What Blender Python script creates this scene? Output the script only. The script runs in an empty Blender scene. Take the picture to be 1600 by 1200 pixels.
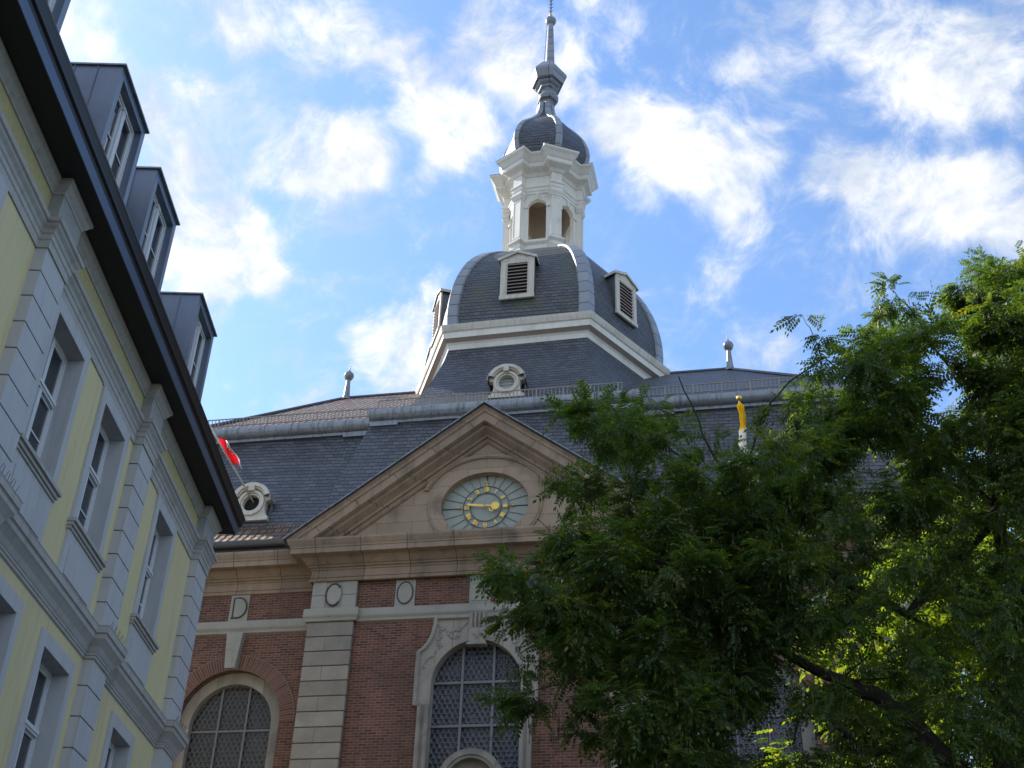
import bpy, math, random
import numpy as np
from mathutils import Vector, Matrix
random.seed(7); rng = np.random.default_rng(7)
scene = bpy.context.scene
COL = scene.collection

# ------------------------------------------------------------------ camera
F_PX = 1895.11; PITCH, ROLL, YAW, PHI = [math.radians(a) for a in (33.1854, 2.0608, -11.6346, -11.0799)]
EYE = 1.6
_fw = Vector((math.sin(YAW)*math.cos(PITCH), math.cos(YAW)*math.cos(PITCH), math.sin(PITCH)))
_r0 = Vector((math.cos(YAW), -math.sin(YAW), 0)); _u0 = _r0.cross(_fw)
_r = _r0*math.cos(ROLL)+_u0*math.sin(ROLL); _u = _u0*math.cos(ROLL)-_r0*math.sin(ROLL)
cam = bpy.data.cameras.new('camera'); cam_ob = bpy.data.objects.new('camera', cam); COL.objects.link(cam_ob)
cam.sensor_width = 36; cam.lens = 36*F_PX/1600; cam.clip_start = .1; cam.clip_end = 3000
cam_ob.matrix_world = Matrix(((_r.x, _u.x, -_fw.x, 0), (_r.y, _u.y, -_fw.y, 0), (_r.z, _u.z, -_fw.z, EYE), (0, 0, 0, 1)))
scene.camera = cam_ob
def ray(px, py): return _fw+_r*((px-800)/F_PX)-_u*((py-600)/F_PX)
def at(px, py, Y):
    d = ray(px, py); return d*(Y/d.y)+Vector((0, 0, EYE))

# ------------------------------------------------------------------ sun, sky, exposure
SUN_EL = math.radians(38); SUN_DIR = Vector((-.93*math.cos(SUN_EL), .367*math.cos(SUN_EL), math.sin(SUN_EL))).normalized()
sun = bpy.data.lights.new('sun', 'SUN'); sun.energy = 3.0; sun.angle = math.radians(.53); sun.color = (1, .93, .82)
sun_ob = bpy.data.objects.new('sun', sun); COL.objects.link(sun_ob)
sun_ob.rotation_euler = SUN_DIR.to_track_quat('Z', 'Y').to_euler()
scene.view_settings.view_transform = 'Standard'; scene.view_settings.look = 'None'
scene.view_settings.exposure = 1.15; scene.view_settings.gamma = 1
W = bpy.data.worlds.new("World"); scene.world = W; W.use_nodes = True
nt = W.node_tree; nt.nodes.clear()

class NG:
    """small node-graph helper"""
    def __init__(s, tree): s.t = tree; s.n = tree.nodes; s.l = tree.links
    def node(s, typ, **kw):
        n = s.n.new(typ)
        for k, v in kw.items():
            if k.startswith('i_'):
                key = k[2:]; key = int(key) if key.isdigit() else key.replace('_', ' ')
                s.put(n.inputs[key], v)
            else: setattr(n, k, v)
        return n
    def put(s, sock, v):
        if hasattr(v, 'is_output') or isinstance(v, bpy.types.NodeSocket): s.l.new(v, sock)
        else: sock.default_value = v
    def math(s, op, a, b=0.0, c=None, clamp=False):
        n = s.n.new('ShaderNodeMath'); n.operation = op; n.use_clamp = clamp
        s.put(n.inputs[0], a); s.put(n.inputs[1], b)
        if c is not None: s.put(n.inputs[2], c)
        return n.outputs[0]
    def vmath(s, op, a, b=(0, 0, 0)):
        n = s.n.new('ShaderNodeVectorMath'); n.operation = op; s.put(n.inputs[0], a); s.put(n.inputs[1], b)
        return n.outputs['Value'] if op in ('DOT_PRODUCT', 'LENGTH') else n.outputs[0]
    def mix(s, f, a, b, mode='MIX'):
        n = s.n.new('ShaderNodeMix'); n.data_type = 'RGBA'; n.blend_type = mode; n.clamp_result = False
        s.put(n.inputs[0], f)
        for i, v in ((6, a), (7, b)):
            if isinstance(v, (tuple, list)) and len(v) == 3: v = (*v, 1)
            s.put(n.inputs[i], v)
        return n.outputs[2]
    def noise(s, vec, scale, detail=4, rough=.55, dist=0.0, out='Fac'):
        n = s.n.new('ShaderNodeTexNoise'); s.l.new(vec, n.inputs['Vector'])
        n.inputs['Scale'].default_value = scale; n.inputs['Detail'].default_value = detail
        n.inputs['Roughness'].default_value = rough; n.inputs['Distortion'].default_value = dist
        return n.outputs[out]
    def mapr(s, v, a, b, c=0.0, d=1.0, smooth=True):
        n = s.n.new('ShaderNodeMapRange'); n.interpolation_type = 'SMOOTHSTEP' if smooth else 'LINEAR'
        s.put(n.inputs[0], v); s.put(n.inputs[1], a); s.put(n.inputs[2], b); s.put(n.inputs[3], c); s.put(n.inputs[4], d)
        return n.outputs[0]
    def mapping(s, vec, scale=(1, 1, 1), rot=(0, 0, 0), loc=(0, 0, 0)):
        n = s.n.new('ShaderNodeMapping'); s.l.new(vec, n.inputs[0])
        n.inputs['Scale'].default_value = scale; n.inputs['Rotation'].default_value = rot; n.inputs['Location'].default_value = loc
        return n.outputs[0]

g = NG(nt)
sky = g.node('ShaderNodeTexSky'); sky.sky_type = 'NISHITA'; sky.sun_disc = False; sky.sun_elevation = SUN_EL
sky.sun_rotation = math.atan2(SUN_DIR.x, SUN_DIR.y); sky.air_density = 1.0; sky.dust_density = .6; sky.ozone_density = 2.0
tc = g.node('ShaderNodeTexCoord').outputs['Generated']
# drifting fair-weather clouds: banks of cloud at given bearings (direction, angular size, weight), broken up by noise
BANKS = [(120, 40, 80, .7), (170, 95, 60, .5), (240, 15, 60, .5), (350, 20, 90, .7), (430, 60, 100, .9), (520, 55, 90, .8), (585, 90, 60, .5),
         (235, 140, 60, .6), (290, 165, 80, .9), (350, 195, 100, 1.2), (440, 215, 110, 1.3), (520, 245, 100, 1.2), (580, 255, 60, .9), (430, 275, 50, .6),
         (250, 200, 70, .6), (395, 175, 70, .5), (340, 250, 80, .6), (265, 290, 70, .9), (320, 340, 105, 1.2), (375, 390, 100, 1.2), (300, 420, 80, .8), (420, 440, 45, .7), (330, 480, 50, .4),
         (630, 95, 55, .8), (665, 150, 75, 1.0), (715, 200, 80, 1.0), (690, 255, 50, .8), (760, 215, 45, .6), (655, 285, 35, .5),
         (760, 60, 90, 1.0), (830, 85, 90, 1.0), (800, 20, 80, .9), (790, 130, 55, .6), (930, 30, 90, .8), (1000, 70, 70, .5), (900, 120, 60, .6),
         (960, 185, 70, .8), (1010, 215, 90, 1.1), (1075, 225, 90, 1.1), (1130, 270, 85, 1.1), (1160, 340, 60, .8), (1010, 290, 60, .8), (1190, 230, 60, .7), (1140, 190, 50, .5),
         (1120, 80, 90, .45), (1180, 110, 70, .4), (1260, 60, 80, .45), (1340, 30, 90, .8), (1420, 80, 110, 1.0), (1520, 110, 100, 1.0), (1570, 40, 100, .9), (1450, 160, 80, .7), (1590, 170, 60, .7),
         (1310, 265, 70, .8), (1390, 290, 80, .8), (1460, 320, 90, .95), (1550, 310, 90, .95), (1500, 250, 60, .7), (1340, 350, 60, .5), (1330, 420, 80, .4), (1400, 370, 60, .5), (1590, 370, 60, .6),
         (560, 540, 55, .8), (610, 530, 75, 1.1), (640, 590, 80, 1.1), (650, 480, 65, .9), (685, 440, 45, .7), (575, 590, 45, .6), (1180, 535, 75, .55), (1230, 560, 50, .5), (1090, 540, 40, .3)]
acc = None
for px, py, rad, w in BANKS:
    d = ray(px, py).normalized()
    dot = g.vmath('DOT_PRODUCT', tc, tuple(d))
    ang = math.atan(rad*1.12/F_PX*.85)
    m = g.math('MULTIPLY', g.mapr(dot, math.cos(ang), 1.0), w)
    acc = m if acc is None else g.math('ADD', acc, m)
back = g.vmath('DOT_PRODUCT', tc, (.25, -.93, .25))      # unseen cloud bank added behind the camera to brighten the shaded fronts
acc = g.math('ADD', acc, g.mapr(back, -.15, .6, 0, .9))
acc = g.math('MINIMUM', acc, 1.25)
warp = g.noise(tc, 5.0, 3, .5, out='Color')
wv = g.vmath('ADD', tc, g.vmath('MULTIPLY', g.vmath('SUBTRACT', warp, (.5, .5, .5)), (.14, .14, .14)))
n1 = g.noise(wv, 11.0, 12, .64, .4)
n2 = g.noise(g.mapping(wv, (1, 1, 1), loc=(3.1, .4, 1.7)), 32.0, 9, .66)
fb = g.math('ADD', g.math('MULTIPLY', n1, .62), g.math('MULTIPLY', n2, .38))
fb = g.math('MULTIPLY_ADD', fb, 1.75, -.375)
dens = g.math('ADD', fb, g.math('MULTIPLY', g.math('SUBTRACT', acc, .56), .27))
cover = g.mapr(dens, .30, .84, 0, .97)
thin = g.mapr(fb, .42, .70, 0, .16)
cover = g.math('MAXIMUM', cover, thin)
shade = g.mapr(g.math('ADD', g.noise(g.mapping(wv, loc=(.02, .0, -.03)), 12.0, 8, .62), g.math('MULTIPLY', cover, -.10)), .28, .62)
cloud = g.mix(shade, (.53, .53, .53), (.30, .34, .40))
skyc = g.mix(1.0, sky.outputs[0], (.150, .150, .150), 'MULTIPLY')
skyc = g.mix(1.0, skyc, (.66, .77, .87), 'MULTIPLY')
final = g.mix(cover, skyc, cloud)
bg = g.node('ShaderNodeBackground'); g.put(bg.inputs[0], final); bg.inputs[1].default_value = 1.0
wo = g.node('ShaderNodeOutputWorld'); g.l.new(bg.outputs[0], wo.inputs[0])

# ------------------------------------------------------------------ materials
def new_mat(name):
    m = bpy.data.materials.new(name); m.use_nodes = True; m.node_tree.nodes.clear()
    g = NG(m.node_tree); b = g.node('ShaderNodeBsdfPrincipled'); o = g.node('ShaderNodeOutputMaterial')
    g.l.new(b.outputs[0], o.inputs[0]); return m, g, b
def bump(g, b, h, strength=.5, dist=.02):
    n = g.node('ShaderNodeBump'); n.inputs['Strength'].default_value = strength; n.inputs['Distance'].default_value = dist
    g.put(n.inputs['Height'], h); g.l.new(n.outputs[0], b.inputs['Normal'])
def plain(name, col, rough=.6, metal=0.0, var=.18, scale=3.0, streak=0.0, bmp=.0, spec=.5, dirt=None, dirt_amt=0.0):
    m, g, b = new_mat(name); tc = g.node('ShaderNodeTexCoord').outputs['Object']
    n = g.noise(tc, scale, 6, .6)
    c = g.mix(n, tuple(x*(1-var) for x in col), tuple(min(1, x*(1+var)) for x in col))
    if streak:
        s = g.noise(g.mapping(tc, (9, 9, .7)), 1.0, 4, .6)
        c = g.mix(g.mapr(s, .45, .75, 0, streak), c, tuple(x*.35 for x in col))
    if dirt:
        s = g.noise(tc, scale*.5, 8, .68)
        c = g.mix(g.mapr(s, .48, .68, 0, dirt_amt), c, dirt)
    g.put(b.inputs['Base Color'], c); b.inputs['Roughness'].default_value = rough; b.inputs['Metallic'].default_value = metal
    b.inputs['Specular IOR Level'].default_value = spec
    if bmp: bump(g, b, g.noise(tc, scale*14, 5, .6), bmp, .01)
    return m
def masonry(name, c1, c2, cm, bw, bh, ms, rough=.85, off=.5, rot=0.0, hb=.6, hd=.02, var=.35, patch=None, patch_amt=0.0, streak=0.0, spec=.3, smooth=.1, nscale=1.3, wob=0.0, loc=(0, 0, 0), rows=0.0, pan=0.0):
    m, g, b = new_mat(name); uv = g.node('ShaderNodeUVMap').outputs[0]; tc = g.node('ShaderNodeTexCoord').outputs['Object']
    v = g.mapping(uv, rot=(0, 0, rot), loc=loc)
    if wob:
        w = g.noise(tc, 2.2, 3, .5, out='Color')
        v = g.vmath('ADD', v, g.vmath('MULTIPLY', g.vmath('SUBTRACT', w, (.5, .5, .5)), (wob, wob, 0)))
    br = g.node('ShaderNodeTexBrick'); g.l.new(v, br.inputs[0]); br.offset = off
    for k, x in (('Color1', (*c1, 1)), ('Color2', (*c2, 1)), ('Mortar', (*cm, 1)), ('Scale', 1.0), ('Mortar Size', ms), ('Mortar Smooth', smooth), ('Bias', 0.0), ('Brick Width', bw), ('Row Height', bh)):
        br.inputs[k].default_value = x
    c = br.outputs[0]
    if rows:      # overlapping courses: joint and overlap shadow painted dark along each edge; bump tilts them
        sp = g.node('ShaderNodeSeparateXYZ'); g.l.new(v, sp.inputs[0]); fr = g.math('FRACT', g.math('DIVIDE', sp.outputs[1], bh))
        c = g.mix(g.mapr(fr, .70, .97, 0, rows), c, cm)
    n = g.noise(tc, nscale, 6, .62)
    c = g.mix(1.0, c, g.mix(n, (1-var,)*3, (1+var,)*3), 'MULTIPLY')
    fine = g.noise(tc, 30, 4, .6)
    c = g.mix(1.0, c, g.mix(fine, (.8,)*3, (1.2,)*3), 'MULTIPLY')
    if patch:
        s = g.noise(g.mapping(tc, loc=(5, 2, 9)), nscale*.6, 7, .65)
        c = g.mix(g.mapr(s, .5, .68, 0, patch_amt), c, patch)
    if streak:
        s = g.noise(g.mapping(tc, (4, 4, .35)), 1.0, 5, .6)
        c = g.mix(g.mapr(s, .45, .75, 0, streak), c, (.03, .028, .027))
    g.put(b.inputs['Base Color'], c); b.inputs['Roughness'].default_value = rough; b.inputs['Specular IOR Level'].default_value = spec
    h = g.math('ADD', g.math('MULTIPLY', g.math('SUBTRACT', 1.0, br.outputs[1]), 1.0), g.math('MULTIPLY', fine, .35))
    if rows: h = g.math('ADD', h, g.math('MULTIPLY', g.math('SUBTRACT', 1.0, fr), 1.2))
    if pan: h = g.math('ADD', h, g.math('MULTIPLY', g.math('SINE', g.math('MULTIPLY', sp.outputs[0], 6.283/bw)), pan))
    bump(g, b, h, hb, hd)
    return m

M = {}
M['brick'] = masonry('red_brick', (.205, .075, .049), (.085, .036, .027), (.20, .15, .115), .235, .0735, .010, hb=.5, hd=.01, var=.38, patch=(.10, .062, .048), patch_amt=.5, streak=.2)
M['voussoir'] = masonry('arch_brick', (.20, .085, .06), (.11, .05, .038), (.20, .155, .125), .42, .074, .010, off=0.0, hb=.5, hd=.01, var=.25)
M['stone'] = masonry('grey_limestone', (.34, .30, .255), (.26, .23, .20), (.12, .105, .09), 1.37, 40, .008, rough=.9, hb=.35, hd=.012, var=.28, patch=(.13, .12, .115), patch_amt=.55, streak=.25)
M['tan'] = masonry('tan_sandstone', (.37, .265, .185), (.27, .20, .145), (.09, .062, .045), 1.33, 40, .010, rough=.9, hb=.4, hd=.012, var=.28, patch=(.20, .15, .12), patch_amt=.6, streak=.35)
M['tymp'] = masonry('tympanum_stone', (.42, .31, .215), (.35, .26, .185), (.17, .12, .085), 1.05, .52, .006, rough=.9, hb=.3, hd=.01, var=.22, patch=(.17, .125, .10), patch_amt=.75)
M['block'] = masonry('quoin_stone', (.33, .285, .235), (.25, .218, .18), (.12, .105, .09), 1.62, .415, .007, loc=(0, -12.58, 0), off=.62, rough=.9, hb=.3, hd=.01, var=.3, patch=(.16, .16, .15), patch_amt=.4, nscale=1.8)
M['panel'] = plain('pale_panel_stone', (.35, .325, .28), .9, var=.2, scale=2.5, bmp=.3, dirt=(.2, .18, .15), dirt_amt=.5)
M['groove'] = plain('engraved_letter_shadow', (.07, .065, .055), .95)
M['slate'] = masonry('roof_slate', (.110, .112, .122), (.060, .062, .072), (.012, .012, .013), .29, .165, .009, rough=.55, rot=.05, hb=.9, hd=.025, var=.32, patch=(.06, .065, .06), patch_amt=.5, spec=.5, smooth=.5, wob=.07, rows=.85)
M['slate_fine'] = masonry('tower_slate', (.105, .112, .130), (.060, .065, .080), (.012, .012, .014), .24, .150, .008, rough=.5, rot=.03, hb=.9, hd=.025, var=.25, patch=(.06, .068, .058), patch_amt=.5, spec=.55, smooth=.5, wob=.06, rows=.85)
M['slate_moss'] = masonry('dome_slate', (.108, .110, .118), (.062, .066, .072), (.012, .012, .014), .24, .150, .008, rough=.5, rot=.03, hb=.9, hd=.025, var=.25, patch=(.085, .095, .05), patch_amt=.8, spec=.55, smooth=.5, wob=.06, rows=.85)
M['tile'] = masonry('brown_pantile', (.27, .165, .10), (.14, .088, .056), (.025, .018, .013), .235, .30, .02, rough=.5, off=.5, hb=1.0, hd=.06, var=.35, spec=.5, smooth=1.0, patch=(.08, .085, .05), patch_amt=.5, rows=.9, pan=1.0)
M['lead'] = plain('lead_sheet', (.27, .285, .305), .42, .3, var=.35, scale=1.6, streak=.8, bmp=.2)
M['ribs'] = masonry('lead_rib', (.29, .312, .345), (.235, .258, .29), (.055, .06, .07), 40, .52, .018, rough=.42, hb=.6, hd=.015, var=.25, spec=.6, off=0)
M['zinc_dark'] = plain('dark_lead', (.11, .115, .125), .42, .4, var=.3, scale=4, bmp=.2)
M['white'] = plain('white_painted_timber', (.78, .74, .65), .55, var=.08, scale=2.0, streak=.12, dirt=(.35, .28, .19), dirt_amt=.35)
M['cream'] = plain('cream_painted_cornice', (.64, .585, .49), .6, var=.14, scale=1.6, streak=.35, dirt=(.28, .23, .17), dirt_amt=.5)
M['warm_in'] = plain('warm_plaster', (.55, .48, .40), .85, var=.2, scale=3)
M['louvre'] = plain('louvre_slats', (.42, .34, .30), .7, var=.15)
M['dark'] = plain('dark_void', (.012, .012, .014), .9)
M['gold'] = plain('gilding', (.85, .55, .12), .32, .75, var=.12, scale=8)
M['clock'] = plain('verdigris_clock_face', (.35, .365, .31), .6, var=.12, scale=3, streak=.15)
M['iron'] = plain('black_iron', (.025, .025, .028), .5, .3)
M['rail'] = plain('galvanised_rail', (.30, .27, .23), .55, .2, var=.2)
M['mull'] = plain('grey_mullion', (.17, .17, .18), .6, var=.15)
M['ygrey'] = plain('grey_painted_stucco', (.47, .468, .475), .75, var=.10, scale=1.2, streak=.25, bmp=.08, dirt=(.29, .29, .285), dirt_amt=.3)
M['ystone'] = plain('grey_moulding', (.40, .385, .36), .8, var=.14, scale=1.5, bmp=.12, streak=.3, dirt=(.22, .20, .18), dirt_amt=.45)
M['yellow'] = plain('yellow_render', (.62, .53, .30), .85, var=.09, scale=.8, streak=.22, bmp=.1, dirt=(.44, .39, .23), dirt_amt=.3)
M['yrough'] = plain('rough_yellow_stucco', (.50, .42, .21), .95, var=.22, scale=9, bmp=1.0)
M['grough'] = plain('rough_grey_stucco', (.33, .33, .32), .95, var=.22, scale=9, bmp=1.0)
M['fascia'] = plain('blue_grey_fascia', (.10, .125, .19), .35, .2, var=.12)
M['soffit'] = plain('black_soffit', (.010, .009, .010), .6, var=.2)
M['gutter_dark'] = plain('dark_gutter', (.022, .018, .020), .4, .1, var=.3)
M['dormer'] = plain('dark_zinc_cladding', (.17, .205, .265), .4, .35, var=.18, scale=2.2, streak=.15)
M['upvc'] = plain('white_window_frame', (.62, .63, .65), .4, var=.04)
M['bark'] = plain('dark_bark', (.045, .034, .025), .9, var=.4, scale=14, bmp=.9)
M['flagpole'] = plain('white_pole', (.6, .57, .52), .5)

m, g, b = new_mat('window_glass'); M['glass'] = m
tcn = g.node('ShaderNodeTexCoord').outputs['Object']
b.inputs['Base Color'].default_value = (.02, .024, .03, 1); b.inputs['Roughness'].default_value = .06; b.inputs['Specular IOR Level'].default_value = .8
bump(g, b, g.noise(tcn, .9, 2, .5), .15, .05)

def bottle_glass(name, base, rim, disc):
    """leaded roundels: discs of bottle glass on a hexagonal grid"""
    m, g, b = new_mat(name); uv = g.node('ShaderNodeUVMap').outputs[0]; tc = g.node('ShaderNodeTexCoord').outputs['Object']
    a = .148
    s = g.mapping(uv, (1/a, 1/(a*1.7320508), 1))
    def cell(v):
        f = g.vmath('SUBTRACT', g.vmath('FRACTION', v), (.5, .5, 0)); f = g.vmath('MULTIPLY', f, (1, 1.7320508, 0)); return g.vmath('LENGTH', f)
    d = g.math('MINIMUM', cell(s), cell(g.vmath('ADD', s, (.5, .5, 0))))
    n = g.noise(tc, 5.5, 4, .6); n2 = g.noise(tc, .7, 3, .5)
    wn = g.noise(tc, 7.0, 1, .5)
    discf = g.mapr(d, .33, .37, 1, 0)
    rimf = g.math('MULTIPLY', g.mapr(d, .36, .42), g.mapr(d, .46, .5, 1, 0))
    c = g.mix(g.mapr(n2, .3, .7), base, tuple(x*.65 for x in base))
    c = g.mix(g.math('MULTIPLY', rimf, .8), c, rim)
    c = g.mix(g.math('MULTIPLY', discf, g.mapr(wn, .36, .52)), c, disc)
    g.put(b.inputs['Base Color'], c); b.inputs['Roughness'].default_value = .28; b.inputs['Specular IOR Level'].default_value = .6
    bump(g, b, g.math('ADD', g.math('MULTIPLY', g.mapr(d, .2, .48), 1.0), g.math('MULTIPLY', n, .9)), .9, .025)
    return m
M['rayline'] = plain('dark_green_line', (.18, .20, .17), .7)
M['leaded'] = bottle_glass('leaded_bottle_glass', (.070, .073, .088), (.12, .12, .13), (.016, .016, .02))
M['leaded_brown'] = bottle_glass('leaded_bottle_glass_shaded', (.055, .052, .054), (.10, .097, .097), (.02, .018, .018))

m, g, b = new_mat('milky_glass'); M['milky'] = m
b.inputs['Base Color'].default_value = (.30, .34, .32, 1); b.inputs['Roughness'].default_value = .3

def leaf_mat(name, c1, c2, cy, yamt, tr):
    m = bpy.data.materials.new(name); m.use_nodes = True; m.node_tree.nodes.clear(); g = NG(m.node_tree)
    geo = g.node('ShaderNodeNewGeometry'); tc = g.node('ShaderNodeTexCoord').outputs['Object']
    rnd = geo.outputs['Random Per Island']
    c = g.mix(rnd, c1, c2)
    n = g.noise(tc, 1.6, 4, .6)
    c = g.mix(g.mapr(n, .55, .72, 0, yamt), c, cy)
    c = g.mix(g.mapr(rnd, .94, .945, 0, 1), c, cy)
    d = g.node('ShaderNodeBsdfPrincipled'); g.put(d.inputs['Base Color'], c); d.inputs['Roughness'].default_value = .48; d.inputs['Specular IOR Level'].default_value = .35
    t = g.node('ShaderNodeBsdfTranslucent'); g.put(t.inputs[0], g.mix(1.0, c, (2.1, 2.2, .5), 'MULTIPLY'))
    mx = g.node('ShaderNodeMixShader'); mx.inputs[0].default_value = tr
    g.l.new(d.outputs[0], mx.inputs[1]); g.l.new(t.outputs[0], mx.inputs[2])
    o = g.node('ShaderNodeOutputMaterial'); g.l.new(mx.outputs[0], o.inputs[0]); return m
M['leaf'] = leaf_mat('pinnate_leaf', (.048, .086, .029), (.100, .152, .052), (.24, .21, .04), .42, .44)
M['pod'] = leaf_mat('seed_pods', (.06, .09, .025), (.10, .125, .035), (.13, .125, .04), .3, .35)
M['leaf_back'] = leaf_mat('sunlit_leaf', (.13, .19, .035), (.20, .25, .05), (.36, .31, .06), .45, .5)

m, g, b = new_mat('asphalt'); M['asphalt'] = m
tcn = g.node('ShaderNodeTexCoord').outputs['Object']
g.put(b.inputs['Base Color'], g.mix(g.noise(tcn, 3, 8, .7), (.035, .035, .036), (.075, .073, .07))); b.inputs['Roughness'].default_value = .9
M['cobble'] = masonry('street_setts', (.11, .10, .095), (.07, .066, .062), (.03, .028, .026), .14, .12, .012, hb=.8)

# ------------------------------------------------------------------ mesh helpers
def V(*a): return Vector(a)
class MB:
    def __init__(s): s.v = []; s.f = []; s.uv = []; s.mi = []; s.sm = []
    def face(s, pts, uv=None, mi=0, smooth=False):
        pts = [Vector(p) for p in pts]; i = len(s.v); s.v += pts; s.f.append(tuple(range(i, i+len(pts)))); s.mi.append(mi); s.sm.append(smooth)
        if uv is None:
            n = Vector((0, 0, 0))
            for a, b_ in zip(pts, pts[1:]+pts[:1]): n += a.cross(b_)
            if n.length < 1e-12: n = V(0, 0, 1)
            n.normalize()
            if abs(n.z) > .999: uu, vv = V(1, 0, 0), V(0, 1, 0)
            else: uu = V(0, 0, 1).cross(n).normalized(); vv = n.cross(uu)
            uv = [(p.dot(uu), p.dot(vv)) for p in pts]
        s.uv += uv
    def box(s, x0, x1, y0, y1, z0, z1, mi=0):
        if x0 > x1: x0, x1 = x1, x0
        if y0 > y1: y0, y1 = y1, y0
        a = [V(x, y, z) for z in (z0, z1) for y in (y0, y1) for x in (x0, x1)]
        for q in ((0, 2, 3, 1), (4, 5, 7, 6), (0, 1, 5, 4), (3, 2, 6, 7), (2, 0, 4, 6), (1, 3, 7, 5)): s.face([a[i] for i in q], mi=mi)
    def obox(s, c, ax, ay, az, mi=0):
        """oriented box: centre and three half-extent vectors"""
        c = Vector(c); a = [c+ax*i+ay*j+az*k for k in (-1, 1) for j in (-1, 1) for i in (-1, 1)]
        for q in ((0, 2, 3, 1), (4, 5, 7, 6), (0, 1, 5, 4), (3, 2, 6, 7), (2, 0, 4, 6), (1, 3, 7, 5)): s.face([a[i] for i in q], mi=mi)
    def sweep(s, path, prof, closed=False, caps=True, mis=None):
        """profile (out, z) along an XY path; outward is right of travel; mitred corners"""
        P = [Vector((p[0], p[1])) for p in path]; n = len(P); mit = []
        for i in range(n):
            ds = []
            if closed or i > 0: ds.append((P[i]-P[i-1]).normalized())
            if closed or i < n-1: ds.append((P[(i+1) % n]-P[i]).normalized())
            ns = [Vector((d.y, -d.x)) for d in ds]
            if len(ns) == 1: mit.append(ns[0])
            else:
                m_ = ns[0]+ns[1]; m_ = m_/max(m_.length_squared, 1e-6)*2; mit.append(m_)
        def pt(i, k): i %= n; e, z = prof[k]; return V(P[i].x+mit[i].x*e, P[i].y+mit[i].y*e, z)
        for i in range(n if closed else n-1):
            for k in range(len(prof)-1):
                s.face([pt(i, k), pt(i+1, k), pt(i+1, k+1), pt(i, k+1)], mi=(mis[k] if mis else 0))
        if not closed and caps:
            s.face([pt(0, k) for k in range(len(prof))][::-1]); s.face([pt(n-1, k) for k in range(len(prof))])
    def tube(s, pts, rad, n=8, caps=True, mi=0):
        pts = [Vector(p) for p in pts]
        if not hasattr(rad, '__len__'): rad = [rad]*len(pts)
        rings = []; up = V(0, 0, 1)
        L = 0; Ls = []
        for i, p in enumerate(pts):
            d = (pts[min(i+1, len(pts)-1)]-pts[max(i-1, 0)]).normalized()
            if abs(d.dot(up)) > .95: up = V(1, 0, 0) if abs(d.x) < .9 else V(0, 1, 0)
            a = d.cross(up).normalized(); c = a.cross(d); up = c
            if i: L += (p-pts[i-1]).length
            Ls.append(L)
            rings.append([p+(a*math.cos(2*math.pi*k/n)+c*math.sin(2*math.pi*k/n))*rad[i] for k in range(n)])
        for i in range(len(pts)-1):
            for k in range(n):
                k2 = (k+1) % n; r = rad[i]*6.283/n
                s.face([rings[i][k], rings[i][k2], rings[i+1][k2], rings[i+1][k]], uv=[(k*r, Ls[i]), ((k+1)*r, Ls[i]), ((k+1)*r, Ls[i+1]), (k*r, Ls[i+1])], mi=mi, smooth=True)
        if caps: s.face(rings[0][::-1], mi=mi); s.face(rings[-1], mi=mi)
    def lathe(s, c, prof, n=16, mi=0, smooth=True, rot=0.0):
        for (r0, z0), (r1, z1) in zip(prof, prof[1:]):
            for k in range(n):
                a, b_ = 2*math.pi*k/n+rot, 2*math.pi*(k+1)/n+rot
                q = [V(c[0]+r*math.cos(t), c[1]+r*math.sin(t), c[2]+z) for r, z, t in ((r0, z0, a), (r0, z0, b_), (r1, z1, b_), (r1, z1, a))]
                if r0 < 1e-5: q = q[1:]
                elif r1 < 1e-5: q = q[:3]
                s.face(q, mi=mi, smooth=smooth)
    def ring(s, cx, cz, ri, ro, yf, yb, a0=0, a1=2*math.pi, n=48, polar=False, mi=0):
        """elliptical ring in the xz plane, front at yf, back at yb; ri/ro = (rx, rz)"""
        for k in range(n):
            t0, t1 = a0+(a1-a0)*k/n, a0+(a1-a0)*(k+1)/n
            def p(r, t, y): return V(cx+r[0]*math.cos(t), y, cz+r[1]*math.sin(t))
            w = ro[0]-ri[0]; rm = (ro[0]+ri[0])/2
            uv = [(0, rm*t0), (w, rm*t0), (w, rm*t1), (0, rm*t1)] if polar else None
            s.face([p(ri, t0, yf), p(ro, t0, yf), p(ro, t1, yf), p(ri, t1, yf)], uv=uv, mi=mi)
            s.face([p(ro, t0, yf), p(ro, t0, yb), p(ro, t1, yb), p(ro, t1, yf)], mi=mi)
            d = yb-yf
            s.face([p(ri, t0, yb), p(ri, t0, yf), p(ri, t1, yf), p(ri, t1, yb)], uv=[(0, ri[0]*t0), (d, ri[0]*t0), (d, ri[0]*t1), (0, ri[0]*t1)] if polar else None, mi=mi)
    def disc(s, cx, cz, r, y, n=40, a0=0, a1=2*math.pi, mi=0):
        s.face([V(cx+r[0]*math.cos(a0+(a1-a0)*k/n), y, cz+r[1]*math.sin(a0+(a1-a0)*k/n)) for k in range(n+(a1-a0 < 6.28))], mi=mi)
    def ball(s, c, r, n=10, mi=0, sc=(1, 1, 1)):
        c = Vector(c); m_ = n//2+1
        for i in range(m_):
            for k in range(n):
                q = []
                for ii, kk in ((i, k), (i, k+1), (i+1, k+1), (i+1, k)):
                    th = math.pi*ii/m_-math.pi/2; ph = 2*math.pi*kk/n
                    q.append(c+V(r*sc[0]*math.cos(th)*math.cos(ph), r*sc[1]*math.cos(th)*math.sin(ph), r*sc[2]*math.sin(th)))
                if i == 0: q = [q[0], q[2], q[3]]
                elif i == m_-1: q = q[:3]
                s.face(q, mi=mi, smooth=True)
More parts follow.
